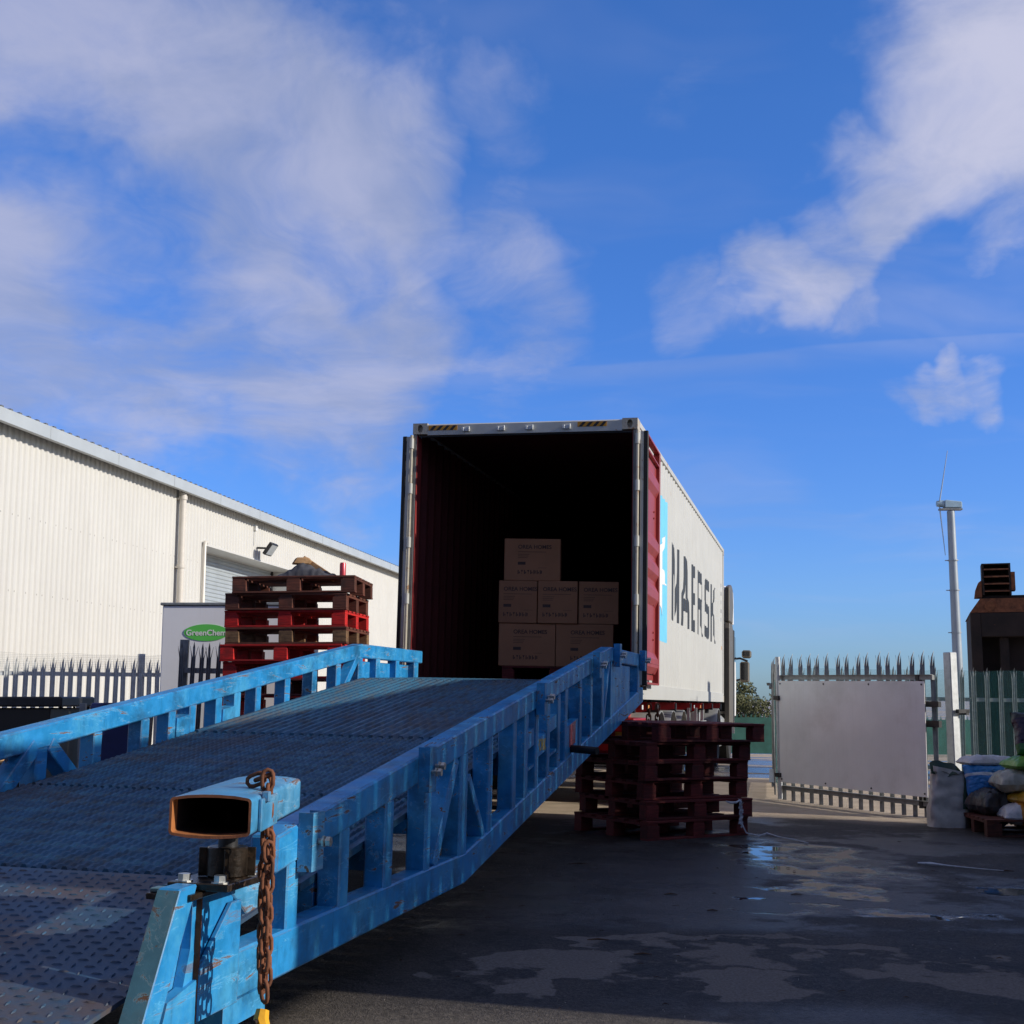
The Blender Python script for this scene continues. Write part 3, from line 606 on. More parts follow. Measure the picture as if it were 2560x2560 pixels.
m = MB(); m.prism(i_, Ls - .012, Ls - .002, 'y'); m.build('socket_back', M['rust_dark'], sock)
m = MB(); m.bar((.113, .16, .045), (.135, .16, .045), .03, .03).tube([(.113, .30, .0), (.125, .30, .0)], .035, 12); m.box(.1135, .1245, .10, .36, -.050, .042); m.build('chain_plate', M['blue_worn'], sock, bevel=.003)

# ------------------------------------------------------------------ rusty chain and its hook
chain = thing('rusty_chain', T(*(F @ Vector((1.497, -9.765, 0.0)))) @ RZ(-13.1), 'rusty steel lifting chain hanging in strands from the blue towing socket', 'chain')
def link_mesh():
    a, b, r = .0135, .0170, .0062; path = []
    for k in range(5): an = pi * k / 4; path.append((b * cos(an) * .95, 0, a + b * sin(an)))
    for k in range(5): an = pi + pi * k / 4; path.append((b * cos(an) * .95, 0, -a + b * sin(an)))
    return MB().tube(path, r, 7, closed=True).mesh('link', M['rust'], smooth=True, angle=80)
LM = link_mesh(); LP = .0435
def strand(x, y, z0, z1, ph, sway=0.004):
    n = int((z0 - z1) / LP)
    for i in range(n):
        z = z0 - i * LP
        o = obj('link', LM, chain); o.matrix_local = T(x + random.uniform(-1, 1) * sway, y + random.uniform(-1, 1) * sway, z) @ RZ((90 if i % 2 else 0) + ph + random.uniform(-9, 9)) @ RX(random.uniform(-5, 5))
strand(0.0, 0.0, .945, .300, 25); strand(-.014, .030, .925, .295, -20); strand(.018, -.028, .74, .305, 50)
for i, (dx, dy, dz) in enumerate([(-.045, .015, .945), (-.022, .02, .952)]):
    o = obj('link', LM, chain); o.matrix_local = T(dx, dy, dz) @ RY(70) @ RZ(90 * i)
m = MB(); m.tube([(0, 0, .215), (.0, -.012, .19), (.012, -.02, .165), (.03, -.03, .14)], [.020, .024, .022, .019], 8)
m.tube([(.03, -.03, .14), (.06, -.03, .11), (.07, -.02, .08), (.05, -.01, .05), (.02, -.01, .05), (.005, -.01, .07)], [.019, .019, .018, .017, .014, .009], 8)
m.v = [(x_, y_, z_ + .075) for x_, y_, z_ in m.v]
hk = m.build('hook', M['hook'], chain, smooth=True)
MB().tube([(-.006, -.05, .265), (-.006, .03, .265)], .008, 8).build('hook_pin', M['rust_dark'], hk)

# ------------------------------------------------------------------ container on its trailer
FC = F @ RX(-0.23)
CZ = 1.18; CW, CH, CL = 1.219, 2.896, 12.192
cont = thing('shipping_container', FC @ T(0, 0, CZ), 'long light grey shipping container with open red doors and slate lettering', 'shipping container')
PER = .278
def corr(u):                                 # depth of the side corrugation below the outer face
    k = (u % PER)
    for a, b, da, db in ((0, .070, 0, 0), (.070, .139, 0, .036), (.139, .209, .036, .036), (.209, .278, .036, 0)):
        if a <= k <= b: return da + (db - da) * (k - a) / (b - a)
    return 0
Y0, Y1 = .165, CL - .165
brk = sorted({round(Y0, 4), round(Y1, 4)} | {round(i * PER + q, 4) for i in range(-1, 46) for q in (0, .070, .139, .209) if Y0 < i * PER + q < Y1})
def corr_wall(sx, z0, z1, off, mt, name):
    m = MB()
    for u in brk: x = sx * (CW - .012 - corr(u) - off); m.v += [(x, u, z0), (x, u, z1)]
    n = len(brk); m.f = [(2 * i, 2 * i + 2, 2 * i + 3, 2 * i + 1) for i in range(n - 1)]
    return m.build(name, mt, cont, recalc=False)
for sx in (1, -1):
    corr_wall(sx, .15, CH - .055, 0, M['cont'], 'side_wall')
    corr_wall(sx, .15, CH - .055, .004, M['cred_shaded'], 'side_lining')
    MB().box(min(sx * CW, sx * (CW - .055)), max(sx * CW, sx * (CW - .055)), .16, CL - .16, CH - .06, CH - .002).build('top_rail', M['cont_frame'], cont)
    MB().prism([(sx * CW, .0), (sx * CW, .158), (sx * (CW - .03), .162), (sx * (CW - .05), .162), (sx * (CW - .05), .0)], .16, CL - .16, 'y').build('bottom_rail', M['cont'], cont)
m = MB(); m.box(-CW + .05, CW - .05, .14, CL - .12, CH - .03, CH - .012); m.build('roof_sheet', M['cont'], cont)
MB().box(-CW + .056, CW - .056, .14, CL - .12, CH - .038, CH - .031).build('roof_lining', M['cred_shaded'], cont)
MB().box(-CW + .055, CW - .055, .12, CL - .12, .10, .17).build('container_floor', M['cfloor'], cont)
MB().box(-CW + .02, CW - .02, CL - .10, CL - .06, .05, CH - .01).build('front_wall', M['cont'], cont)
MB().box(-CW + .022, CW - .022, CL - .170, CL - .101, .17, CH - .039).build('front_lining', M['cred_shaded'], cont)
for sx in (1, -1):
    for y in (.0, CL - .10):
        mm = MB().box(min(sx * (CW - .002), sx * (CW - .045)), max(sx * (CW - .002), sx * (CW - .045)), y + .004, y + .155 if y < 1 else y + .098, .118, CH - .118)
        mm.build('corner_post', M['post_grey'] if y < 1 else M['cont_frame'], cont, bevel=.006)
for sx in (1, -1):
    a_, b_ = sorted((sx * (CW - .046), sx * (CW - .052))); MB().box(a_, b_, .006, .17, .17, CH - .13).build('post_lining', M['cred'], cont)
# corner castings with an oval hole in the end face
def casting(sx, y, z):
    m = MB(); w, h, d = .162, .118, .178; x0 = sx * (CW - w / 2)
    n = 16; hole = [(x0 + .030 * cos(2 * pi * k / n), z + h / 2 + .044 * sin(2 * pi * k / n)) for k in range(n)]
    rim = [(x0 + max(-1, min(1, 1.5 * cos(2 * pi * k / n))) * w / 2, z + h / 2 + max(-1, min(1, 1.5 * sin(2 * pi * k / n))) * h / 2) for k in range(n)]
    ye = y if y < 1 else y + d; yb = y + d if y < 1 else y; yi = ye + (.05 if y < 1 else -.05); s = 1
    m.v = [(a, ye, b) for a, b in rim] + [(a, ye, b) for a, b in hole] + [(a, yi, b) for a, b in hole] + [(a, yb, b) for a, b in rim]
    for k in range(n):
        j = (k + 1) % n; m.f += [(k, j, n + j, n + k), (n + k, n + j, 2 * n + j, 2 * n + k), (k, j, 3 * n + j, 3 * n + k)]
    m.f += [tuple(range(2 * n, 3 * n)), tuple(range(3 * n, 4 * n))]
    m.build('corner_casting', M['cast'], cont)
for sx in (1, -1):
    for y in (-.004, CL - .174):
        for z in (-.003, CH - .115): casting(sx, y, z)
# rear header with cam keepers and hazard stripes, rear sill
MB().prism([(0.0, CH - .128), (0.0, CH - .02), (.02, CH - .006), (.14, CH - .006), (.14, CH - .128)], -CW + .163, CW - .163, 'x').build('header', M['cont_frame'], cont)
MB().box(-CW + .163, CW - .163, .0, .13, .0, .165).build('sill', M['cont_frame'], cont, bevel=.004)
MB().box(-CW + .07, CW - .07, .02, .06, CH - .146, CH - .130).build('header_gasket', M['black'], cont)
for x in (-.62, -.235, .075, .475):
    m = MB(); m.box(x - .035, x + .035, -.022, -.0005, CH - .098, CH - .052).box(x - .045, x - .022, -.040, -.022, CH - .098, CH - .058).box(x + .022, x + .04, -.040, -.022, CH - .088, CH - .048)
    m.build('cam_keeper', M['galv_light'], cont, bevel=.003)
for xa, xb in ((-1.045, -.725), (.585, .895)):
    yb = M['yellow']; MB().box(xa, xb, -.0035, -.0008, CH - .078, CH - .026).build('hazard_plate', yb, cont)
    w = .036; x = xa + .012
    while x + w < xb - .01:
        MB().prism([(x, CH - .077), (x + w, CH - .077), (min(xb, x + w + .045), CH - .027), (min(xb - .001, x + .045), CH - .027)], -.0052, -.0036, 'y').build('hazard_stripe', M['hazblack'], cont); x += w * 2.05
# hinge bars
for sx in (1, -1):
    m = MB(); x = sx * (CW + .004)
    hb = MB().tube([(x, -.022, .17), (x, -.022, CH - .13)], .017, 10).build('hinge_bar', M['cast'], cont, smooth=True)
    for z in (.35, .95, 1.55, 2.13, 2.62):
        MB().tube([(x, -.022, z), (x, -.022, z + .11)], .025, 10).build('hinge_knuckle', M['cont_frame'], hb, smooth=True)
# doors folded right back along the sides
def door(sx):
    fold = RZ(0.8 if sx > 0 else -1.2)
    d = obj('container_door', None, cont); d.matrix_local = T(sx * (CW + .035), 0, 0) @ fold
    def X(a, b): return (min(sx * a, sx * b), max(sx * a, sx * b))
    z0, z1, L = .155, CH - .15, 1.26
    zs = [(z0 + .12, 0)]
    for zc, hh in ((.385, .115), (1.12, .12), (1.395, .115), (1.66, .115), (2.34, .12)):
        zs += [(zc - hh, 0), (zc - .045, .036), (zc + .045, .036), (zc + hh, 0)]
    zs.append((z1 - .12, 0)); m = MB()
    for z, q in zs: m.v += [(sx * (.030 + q), .075, z), (sx * (.030 + q), L - .07, z)]
    m.f = [(2 * i, 2 * i + 1, 2 * i + 3, 2 * i + 2) for i in range(len(zs) - 1)]
    m.build('door_panel', M['cred'], d, recalc=False, solid=0.003)
    MB().box(*X(0, .010), .06, L - .05, z0 + .05, z1 - .05).build('door_skin', M['cred'], d)
    for (a, b, c, e) in ((.035, .078, z0, z1), (L - .075, L, z0, z1)):
        MB().box(*X(.0, .072), a, b, c, e).build('door_stile', M['cred'], d, bevel=.004)
    for (c, e) in ((z0, z0 + .02), (z0 + .22, z0 + .235), (z1 - .02, z1), (z1 - .17, z1 - .155)):
        MB().box(*X(.004, .070), .078, L - .075, c, e).build('door_rail', M['cred'], d)
    MB().box(*X(.03, .078), -.004, .034, z0 - .015, z1 + .015).build('door_gasket', M['black'], d, bevel=.006)
    MB().box(*X(-.004, .030), -.002, .034, z0 - .01, z1 + .01).build('door_edge', M['cont_frame'], d)
    if sx > 0:
        for z in (.26, .32, .62, .70, 1.0, 1.10, 1.95, 2.02, 2.55, 2.6):
            for yy in (.28, .95): MB().tube([(.031, yy, z + .02), (.042, yy, z + .02)], .011, 6).build('rivet', M['cred'], d)
        MB().box(.0725, .0735, .045, .066, 1.75, 2.10).build('white_marker', M['white'], d)
        for yy in (.4, .78): MB().tube([(-.02, yy, z0 - .05), (-.02, yy, z1 + .03)], .016, 8).build('lock_rod', M['galv'], d, smooth=True)
        m = MB(); m.box(-.035, .03, .38, .42, z0 - .06, z0 - .02).prism([(.28, z0 - .105), (.52, z0 - .105), (.43, z0 - .085), (.415, z0 - .05), (.385, z0 - .05), (.37, z0 - .085)], -.03, -.01, 'x'); m.build('lock_cam', M['darkmetal'], d)
        m = MB().box(-.02, .03, L + .0, L + .045, 1.15, 1.19).box(-.02, .03, L, L + .04, .82, .86); m.build('lock_bracket', M['darkmetal'], d)
for sx in (1, -1): door(sx)
# lettering painted over the corrugated side
def painted(polys, y0, zlow, sc, mt, name, lift=.0015, par=None):
    m = MB()
    for pi_, poly in enumerate(polys):
        P_ = [(y0 + u, zlow + v * sc) for u, v in poly]; us = [p[0] for p in P_]; a, b = min(us), max(us)
        cuts = sorted({a, b} | {u for u in us} | {u for u in brk if a < u < b})
        def span(u):
            zs = []
            for k in range(len(P_)):
                (ua, va), (ub, vb) = P_[k], P_[(k + 1) % len(P_)]
                if abs(ua - ub) < 1e-9:
                    if abs(u - ua) < 1e-9: zs += [va, vb]
                elif min(ua, ub) - 1e-9 <= u <= max(ua, ub) + 1e-9: zs.append(va + (vb - va) * (u - ua) / (ub - ua))
            return min(zs), max(zs)
        for u, w in zip(cuts[:-1], cuts[1:]):
            if w - u < 1e-6: continue
            e = 1e-7; s0, s1 = span(u + e), span(w - e)
            x0 = CW - .012 - corr(u) + lift + pi_ * .0002; x1 = CW - .012 - corr(w) + lift + pi_ * .0002
            m.add([(x0, u, s0[0]), (x1, w, s1[0]), (x1, w, s1[1]), (x0, u, s0[1])], [(0, 1, 2, 3)])
    return m.build(name, mt, par or cont, recalc=False)
LET = [('M', 3.34, [[(0, 0), (.26, 0), (.26, 1), (0, 1)], [(.76, 0), (1.02, 0), (1.02, 1), (.76, 1)], [(.26, .98), (.26, .62), (.51, .06), (.51, .42)], [(.76, .98), (.76, .62), (.51, .06), (.51, .42)]]),
       ('A', 4.47, [[(0, 0), (.28, 0), (.79, 1), (.49, 1)], [(1.28, 0), (1.00, 0), (.49, 1), (.79, 1)], [(.30, .22), (.98, .22), (.92, .40), (.36, .40)]]),
       ('E', 5.94, [[(0, 0), (.26, 0), (.26, 1), (0, 1)], [(.26, 0), (.68, 0), (.68, .18), (.26, .18)], [(.26, .41), (.62, .41), (.62, .59), (.26, .59)], [(.26, .82), (.68, .82), (.68, 1), (.26, 1)]]),
       ('R', 6.94, [[(0, 0), (.26, 0), (.26, 1), (0, 1)], [(.26, .82), (.62, .82), (.72, 1), (.26, 1)], [(.26, .40), (.70, .40), (.62, .58), (.26, .58)], [(.62, .46), (.82, .56), (.82, .88), (.62, .98)], [(.38, .41), (.60, .41), (.86, 0), (.64, 0)]]),
       ('S', 8.08, [[(.1, .82), (.9, .82), (.86, 1), (.26, 1)], [(0, .62), (.26, .56), (.26, .98), (0, .86)], [(.1, .45), (.85, .41), (.85, .57), (.1, .61)], [(.78, .06), (.98, .14), (.98, .46), (.78, .56)], [(.0, .04), (.78, .0), (.9, .10), (.9, .18), (.0, .22)]]),
       ('K', 9.35, [[(0, 0), (.26, 0), (.26, 1), (0, 1)], [(.26, .36), (.26, .60), (.70, 1), (.94, 1)], [(.40, .52), (.56, .64), (.96, 0), (.72, 0)]])]
for ch, y0, polys in LET: painted(polys, y0, 2.19 - CZ, .98, M['letter'], 'painted_letter')
lg = painted([[(0, 0), (1.64, 0), (1.64, 1), (0, 1)]], 1.20, 1.87 - CZ, 1.73, M['logo_blue'], 'logo_square')
star = []; cx, cz, R1, R2 = .865, .5, .74, .30
for k in range(7):
    a = pi / 2 + 2 * pi * k / 7; b1 = a - pi / 7; b2 = a + pi / 7
    star.append([(cx + R1 * cos(a), cz + R1 / 1.73 * sin(a)), (cx + R2 * cos(b1), cz + R2 / 1.73 * sin(b1)), (cx, cz), (cx + R2 * cos(b2), cz + R2 / 1.73 * sin(b2))])
painted(star, 1.20, 1.87 - CZ, 1.73, M['white'], 'logo_star', lift=.004, par=lg)
for k in range(5):     # small serial marks near the front end
    MB().box(CW - .0105, CW - .009, 11.55, 11.60 + .05 * (k % 2), 2.12 - .16 * k, 2.19 - .16 * k).build('serial_mark', M['letter'], cont)
MB().box(CW - .0105, CW - .009, 11.70, 11.80, .96, 1.03).build('serial_mark', M['yellow'], cont)

# cartons on a pallet inside the container
FL = CZ + .172
def carton(mw, w, d, h, label, shift=0):
    t_ = thing('carton', mw, label, 'box', 'cartons stacked in the container')
    body = MB().box(-w / 2, w / 2, 0, d, 0, h).build('carton_body', M['card'], t_, bevel=.005)
    MB().box(-w / 2 - .0012, w / 2 + .0012, d * .5 - .03, d * .5 + .03, h, h + .0012).build('tape', M['tape'], t_)
    x0 = -w / 2 + shift; ty = -.0012
    def put(name, me, x, z, par=t_):
        o = obj(name, me, par); o.matrix_local = T(x, ty, z) @ RX(90); return o
    put('brand_print', text_mesh('brand_print', 'OREA HOMES', .062, M['print_dark'], align='LEFT', bold=.0012), x0, h * .80)
    m = MB()
    for zz, ww in ((.685, .32), (.625, .13), (.585, .12), (.545, .11)): m.box(x0, x0 + ww, ty - .0004, ty + .0004, h * zz - .004, h * zz + .004)
    m.box(x0 + .23, x0 + .33, ty - .0004, ty + .0004, h * .30, h * .31); m.build('fine_print', M['print_faint'], t_)
    MB().box(x0, x0 + .088, ty - .0004, ty + .0004, h * .375, h * .445).build('size_print', M['print_dark'], t_)
    for k, sh in enumerate('0YTWOIXU'):
        m = MB(); xx = x0 + k * .036
        if k in (1, 3): m.prism([(xx, h * .25), (xx + .012, h * .19), (xx + .024, h * .25)], ty - .0004, ty + .0004, 'y').box(xx + .010, xx + .014, ty - .0004, ty + .0004, h * .155, h * .19)
        else: m.box(xx, xx + .010, ty - .0004, ty + .0004, h * .155, h * .25).box(xx + .014, xx + .024, ty - .0004, ty + .0004, h * .17, h * (.24 if k % 2 else .21))
        m.build('handling_symbol', M['print_dark'], t_)
    return t_
PB = F @ T(.12, 1.25, 0) @ RZ(8)
H = .478
zb = FL + .168
carton(PB @ T(-.305, .02, zb) @ RZ(0.5), .640, .44, H, 'wide cardboard carton at the bottom left of the pile inside the container', .165)
carton(PB @ T(.345, .01, zb) @ RZ(-0.6), .645, .44, H, 'wide cardboard carton at the bottom right, partly behind the blue rail', .165)
carton(PB @ T(-.415, .0, zb + H + .004) @ RZ(0.4), .435, .64, H, 'narrow cardboard carton, leftmost of three in the middle row', .055)
carton(PB @ T(.037, -.012, zb + H + .004) @ RZ(-0.8), .448, .64, H, 'narrow cardboard carton in the centre of the middle row of three', .055)
carton(PB @ T(.498, .01, zb + H + .004) @ RZ(0.6), .450, .64, H, 'narrow cardboard carton, rightmost of three in the middle row', .055)
carton(PB @ T(-.260, .02, zb + 2 * H + .008) @ RZ(1.2), .640, .44, H, 'single cardboard carton on top of the pile inside the dark container', .155)

# ------------------------------------------------------------------ wooden pallets
def make_pallet(key, mt, w=1.2, d=1.0, blockmat=None):
    """pallet with deck boards, stringer boards, blocks and base boards; front is -y, 1.2 m wide; centre at origin"""
    t_ = thing('wooden_pallet', Matrix.Identity(4), 'pallet', 'pallet')
    db = MB().box(-w / 2, w / 2, -.048, .048, 0, .019).mesh('deck_board', mt, bevel=.002)
    sb = MB().box(-.06, .06, -d / 2 + .004, d / 2 - .004, 0, .019).mesh('stringer_board', mt, bevel=.002)
    bl = MB().box(-.068, .068, -.05, .05, 0, .1055).mesh('block', blockmat or mt, bevel=.003)
    bb = MB().box(-w / 2, w / 2, -.05, .05, 0, .018).mesh('base_board', mt, bevel=.002)
    bs = MB().box(-.048, .048, -d / 2 + .105, d / 2 - .105, 0, .017).mesh('base_board', mt, bevel=.002)
    def put(n, me, x, y, z):
        o = obj(n, me, t_); o.matrix_local = T(x, y, z)
    for k in range(7): put('deck_board', db, 0, -d / 2 + .048 + k * (d - .096) / 6, .1435)
    for x in (-w / 2 + .062, 0, w / 2 - .062): put('stringer_board', sb, x, 0, .1243)
    for x in (-w / 2 + .07, 0, w / 2 - .07):
        for y in (-d / 2 + .052, 0, d / 2 - .052): put('block', bl, x, y, .0185)
    for y in (-d / 2 + .052, d / 2 - .052, 0): put('base_board', bb, 0, y, 0)
    for x in (-w / 2 + .05, w / 2 - .05): put('base_board', bs, x, 0, .0005) if False else None
    return t_
PH = .1630
PROTO = {}
def pallet(mw, key, label, group):
    if key not in PROTO:
        o = make_pallet(key, M[key], blockmat=M['wood_raw'] if key == 'wood_mixed' else None); PROTO[key] = o; o.matrix_world = mw
    else: o = copy_tree(PROTO[key], mw)
    o['label'] = label; o['group'] = group; return o
M['wood_mixed'] = M['wood_dark']
# stack on the left, seen behind the far rail of the ramp
gl = 'tall stack of pallets behind the ramp'
ordn = ['topmost', 'second from the top', 'third from the top', 'fourth from the top', 'fifth from the top', 'sixth from the top', 'seventh from the top', 'eighth from the top', 'ninth from the top', 'tenth from the top', 'eleventh from the top', 'twelfth from the top', 'thirteenth from the top', 'fourteenth from the top', 'lowest']
keys = ['wood_dark', 'wood_dark', 'wood_red', 'wood_mixed', 'wood_red', 'wood_red', 'wood_maroon', 'wood_red', 'wood_red', 'wood_dark', 'wood_red', 'wood_red', 'wood_red', 'wood_red', 'wood_red']
cols = {'wood_dark': 'dark brown', 'wood_red': 'bright red', 'wood_maroon': 'dull red', 'wood_mixed': 'splintered brown'}
NPL = 14; sx0, sy0 = -2.13, 13.34
top_off = [(.06, -.03, 4), (.0, .0, 6), (.0, .02, 7), (.01, .01, 6.5), (-.03, .0, 7), (.0, .02, 7.5), (.01, -.01, 6), (-.01, .01, 7), (0, 0, 7), (.01, 0, 6), (0, .01, 8), (0, 0, 7), (.01, .01, 7), (0, 0, 6), (0, 0, 7)]
zg0 = zg(sx0, sy0)
for k in range(NPL):
    dx, dy, rz = top_off[k]; z = zg0 + (NPL - 1 - k) * (PH + .0006)
    pallet(T(sx0 + dx, sy0 + dy, z) @ RZ(-rz) @ RY(.3 * random.uniform(-1, 1)), keys[k], '%s wooden pallet, %s in the tall stack behind the ramp' % (cols[keys[k]], ordn[k]), gl)
TOPZ = zg0 + NPL * (PH + .0006)
# stack on the right under the head of the ramp
gr = 'low stack of pallets under the head of the ramp'
ordr = ['topmost', 'second from the top', 'third from the top', 'fourth from the top', 'fifth from the top', 'lowest']
offr = [(.12, .07, 44), (.0, .0, 46), (-.02, -.01, 47), (-.03, .02, 46.5), (.015, -.01, 45), (-.02, -.05, 49)]
for k in range(6):
    dx, dy, rz = offr[k]
    pallet(F @ T(1.65 + dx, -1.20 + dy, (5 - k) * (PH + .0015)) @ RZ(rz) @ RX(.25 * random.uniform(-1, 1)), 'wood_maroon', 'dull red wooden pallet, %s in the low stack under the ramp head' % ordr[k], gr)
# pallet under the cartons
pallet(PB @ T(.02, .48, FL + .003) @ RZ(0), 'wood_maroon', 'wooden pallet under the cartons on the container floor', 'pallet in the container')

# things lying on the tall stack
bund = thing('folded_jacket', T(-2.03, 13.22, TOPZ), 'crumpled grey work jacket lying on the tall pallet stack', 'jacket')
def lump(nx, ny, f): return MB().grid(nx, ny, f)
def jacket(u, v):
    x = (u - .5) * .62; y = (v - .5) * .36; e = (max(0, 1 - (2 * u - 1) ** 4) * max(0, 1 - (2 * v - 1) ** 4)) ** .5
    q = Vector((x * 8, y * 8, 1.3)); nz = noise.noise(q) * .5 + abs(noise.noise(q * 2.1)) * .6; pk = .10 * math.exp(-((x + .06) / .13) ** 2) + .03 * math.exp(-((x - .16) / .12) ** 2)
    return (x + .03 * nz, y + .015 * noise.noise(q * 3), e * (.035 + pk + .055 * nz) + .002)
MB().grid(44, 28, jacket).build('cloth', M['cloth'], bund, smooth=True, angle=60)
wb = thing('wood_offcut', T(-1.93, 13.20, TOPZ + .11) @ RZ(-20) @ RY(32), 'pale wooden offcut leaning on the grey jacket', 'wood')
MB().prism([(-.035, -.02), (.03, -.03), (.04, .02), (-.02, .035)], -.19, .22, 'x').build('offcut_body', M['stone'], wb, bevel=.006)
wb2 = thing('wood_block', T(-2.085, 13.18, TOPZ + .175) @ RZ(15), 'pale wooden block perched on top of the grey jacket', 'wood')
MB().prism([(-.10, -.03), (.07, -.035), (.10, .0), (.06, .04), (-.06, .035)], -.05, .05, 'y').build('block_body', M['stone'], wb2, bevel=.012)
can = thing('drinks_can', T(-1.665, 13.08, TOPZ), 'small red drinks can standing on the tall pallet stack', 'can')
pr = [(0, 0), (.024, 0), (.031, .008), (.031, .135), (.026, .148), (.026, .152), (.0, .150)]
m = MB(); nn = 14
for r, z in pr: m.v += [(r * cos(2 * pi * k / nn), r * sin(2 * pi * k / nn), z) for k in range(nn)]
m.f = [(i * nn + k, i * nn + (k + 1) % nn, (i + 1) * nn + (k + 1) % nn, (i + 1) * nn + k) for i in range(len(pr) - 1) for k in range(nn)]
m.build('can_body', M['can'], can, smooth=True)

# ------------------------------------------------------------------ trailer
trl = thing('skeletal_trailer', FC, 'red skeletal trailer chassis carrying the light grey container', 'trailer')
for sx in (1, -1):
    x = sx * .46
    MB().prism([(.1, CZ - .03), (11.6, CZ - .03), (11.6, CZ - .20), (8.6, CZ - .22), (7.8, CZ - .46), (.1, CZ - .46)], x - .05, x + .05, 'x').build('chassis_beam', M['trailer'], trl)
for y in (.10, 2.05, 4.0, 6.0, 8.0, 9.8, 11.7):
    m = MB(); m.prism([(-1.18, CZ - .03), (1.18, CZ - .03), (1.18, CZ - .11), (.55, CZ - .24), (-.55, CZ - .24), (-1.18, CZ - .11)], y - .06, y + .06, 'y'); m.build('bolster', M['trailer'], trl)
    for sx in (1, -1):
        m = MB(); m.tube([(sx * 1.10, y, CZ - .20), (sx * 1.10, y, CZ - .005)], .035, 8).box(min(sx * 1.06, sx * 1.20), max(sx * 1.06, sx * 1.20), y - .05, y + .05, CZ - .14, CZ - .035); m.build('twist_lock', M['darkmetal'], trl)
MB().box(-1.2, 1.2, .02, .10, .55, .66).build('under_run_bar', M['trailer'], trl, bevel=.01)
for sx in (1, -1):
    m = MB(); m.box(min(sx * .5, sx * .6), max(sx * .5, sx * .6), .03, .09, .60, CZ - .1); m.build('bar_hanger', M['trailer'], trl)
    MB().box(min(sx * .78, sx * 1.18), max(sx * .78, sx * 1.18), .0, .03, .74, .86).build('tail_lamp', M['lamp_red'], trl, bevel=.006)
    MB().box(min(sx * 1.02, sx * 1.18), max(sx * 1.02, sx * 1.18), -.006, .0, .75, .85).build('indicator_lamp', M['lamp_amber'], trl)
def wheel(parent, x, y, r, w, sx):
    z = r; pr = [(.24, -w / 2 + .03), (r * .60, -w / 2), (r * .93, -w / 2 + .005), (r, -w / 2 + .05), (r, w / 2 - .05), (r * .93, w / 2 - .005), (r * .60, w / 2), (.24, w / 2 - .03)]
    m = MB(); nn = 28
    for q, a in pr: m.v += [(x + a, y + q * cos(2 * pi * k / nn), z + q * sin(2 * pi * k / nn)) for k in range(nn)]
    m.f = [(i * nn + k, i * nn + (k + 1) % nn, (i + 1) * nn + (k + 1) % nn, (i + 1) * nn + k) for i in range(len(pr) - 1) for k in range(nn)]
    wh = m.build('tyre', M['tyre'], parent, smooth=True)
    pr2 = [(r * .58, sx * (w / 2 - .02)), (r * .52, sx * (w / 2 - .06)), (.16, sx * (w / 2 - .12)), (.13, sx * (w / 2 - .03)), (.0, sx * (w / 2 - .02))]
    m = MB()
    for q, a in pr2: m.v += [(x + a, y + q * cos(2 * pi * k / nn), z + q * sin(2 * pi * k / nn)) for k in range(nn)]
    m.f = [(i * nn + k, i * nn + (k + 1) % nn, (i + 1) * nn + (k + 1) % nn, (i + 1) * nn + k) for i in range(len(pr2) - 1) for k in range(nn)]
    m.build('rim', M['alu'], wh, smooth=True)
def guard(parent, x0, x1, y, r, a0=15, a1=165, th=.012, mt='alu', z=None):
    z = z if z is not None else .49; m = MB(); n = 16; pts = []
    for k in range(n + 1):
        a = radians(a0 + (a1 - a0) * k / n); pts.append((y + r * cos(a), z + r * sin(a)))
    for k in range(n + 1):
        a = radians(a1 - (a1 - a0) * k / n); pts.append((y + (r - th) * cos(a), z + (r - th) * sin(a)))
    m.prism(pts, x0, x1, 'x').build('mudguard', M[mt], parent, smooth=True, angle=50)
for y in (2.15, 3.42, 4.70):
    MB().tube([(-1.0, y, .49), (1.0, y, .49)], .075, 10).build('axle', M['darkmetal'], trl, smooth=True)
    for sx in (1, -1):
        wheel(trl, sx * 1.02, y, .49, .36, sx); guard(trl, min(sx * .80, sx * 1.23), max(sx * .80, sx * 1.23), y, .565)
for sx in (1, -1):
    MB().box(min(sx * .82, sx * 1.22), max(sx * .82, sx * 1.22), 1.42, 1.43, .20, .78).build('mud_flap', M['black'], trl)
    m = MB(); m.box(min(sx * .95, sx * 1.09), max(sx * .95, sx * 1.09), 8.5, 8.62, .12, 1.0).box(min(sx * .90, sx * 1.14), max(sx * .90, sx * 1.14), 8.44, 8.68, .03, .12); m.build('landing_leg', M['galv_light'], trl)
    m = MB()
    for z in (.55, .78): m.box(min(sx * 1.19, sx * 1.22), max(sx * 1.19, sx * 1.22), 5.7, 8.3, z, z + .1)
    for yy in (5.9, 7.0, 8.1): m.box(min(sx * 1.15, sx * 1.188), max(sx * 1.15, sx * 1.188), yy, yy + .06, .5, CZ - .1)
    m.build('side_guard', M['alu'], trl)
for sx in (1, -1):
    MB().box(min(sx * .86, sx * .90), max(sx * .86, sx * .90), .30, 8.2, .74, CZ - .10).build('side_panel', M['trailer'], trl)
    MB().box(min(sx * .70, sx * 1.16), max(sx * .70, sx * 1.16), .35, 1.35, .62, .98).build('tool_box', M['trailer'], trl, bevel=.01)
    for q_ in range(6): MB().box(min(sx * 1.1605, sx * 1.164), max(sx * 1.1605, sx * 1.164), .38 + q_ * .16, .45 + q_ * .16, .84, .94).build('marker_strip', M['white'] if q_ % 2 else M['lamp_red'], trl)
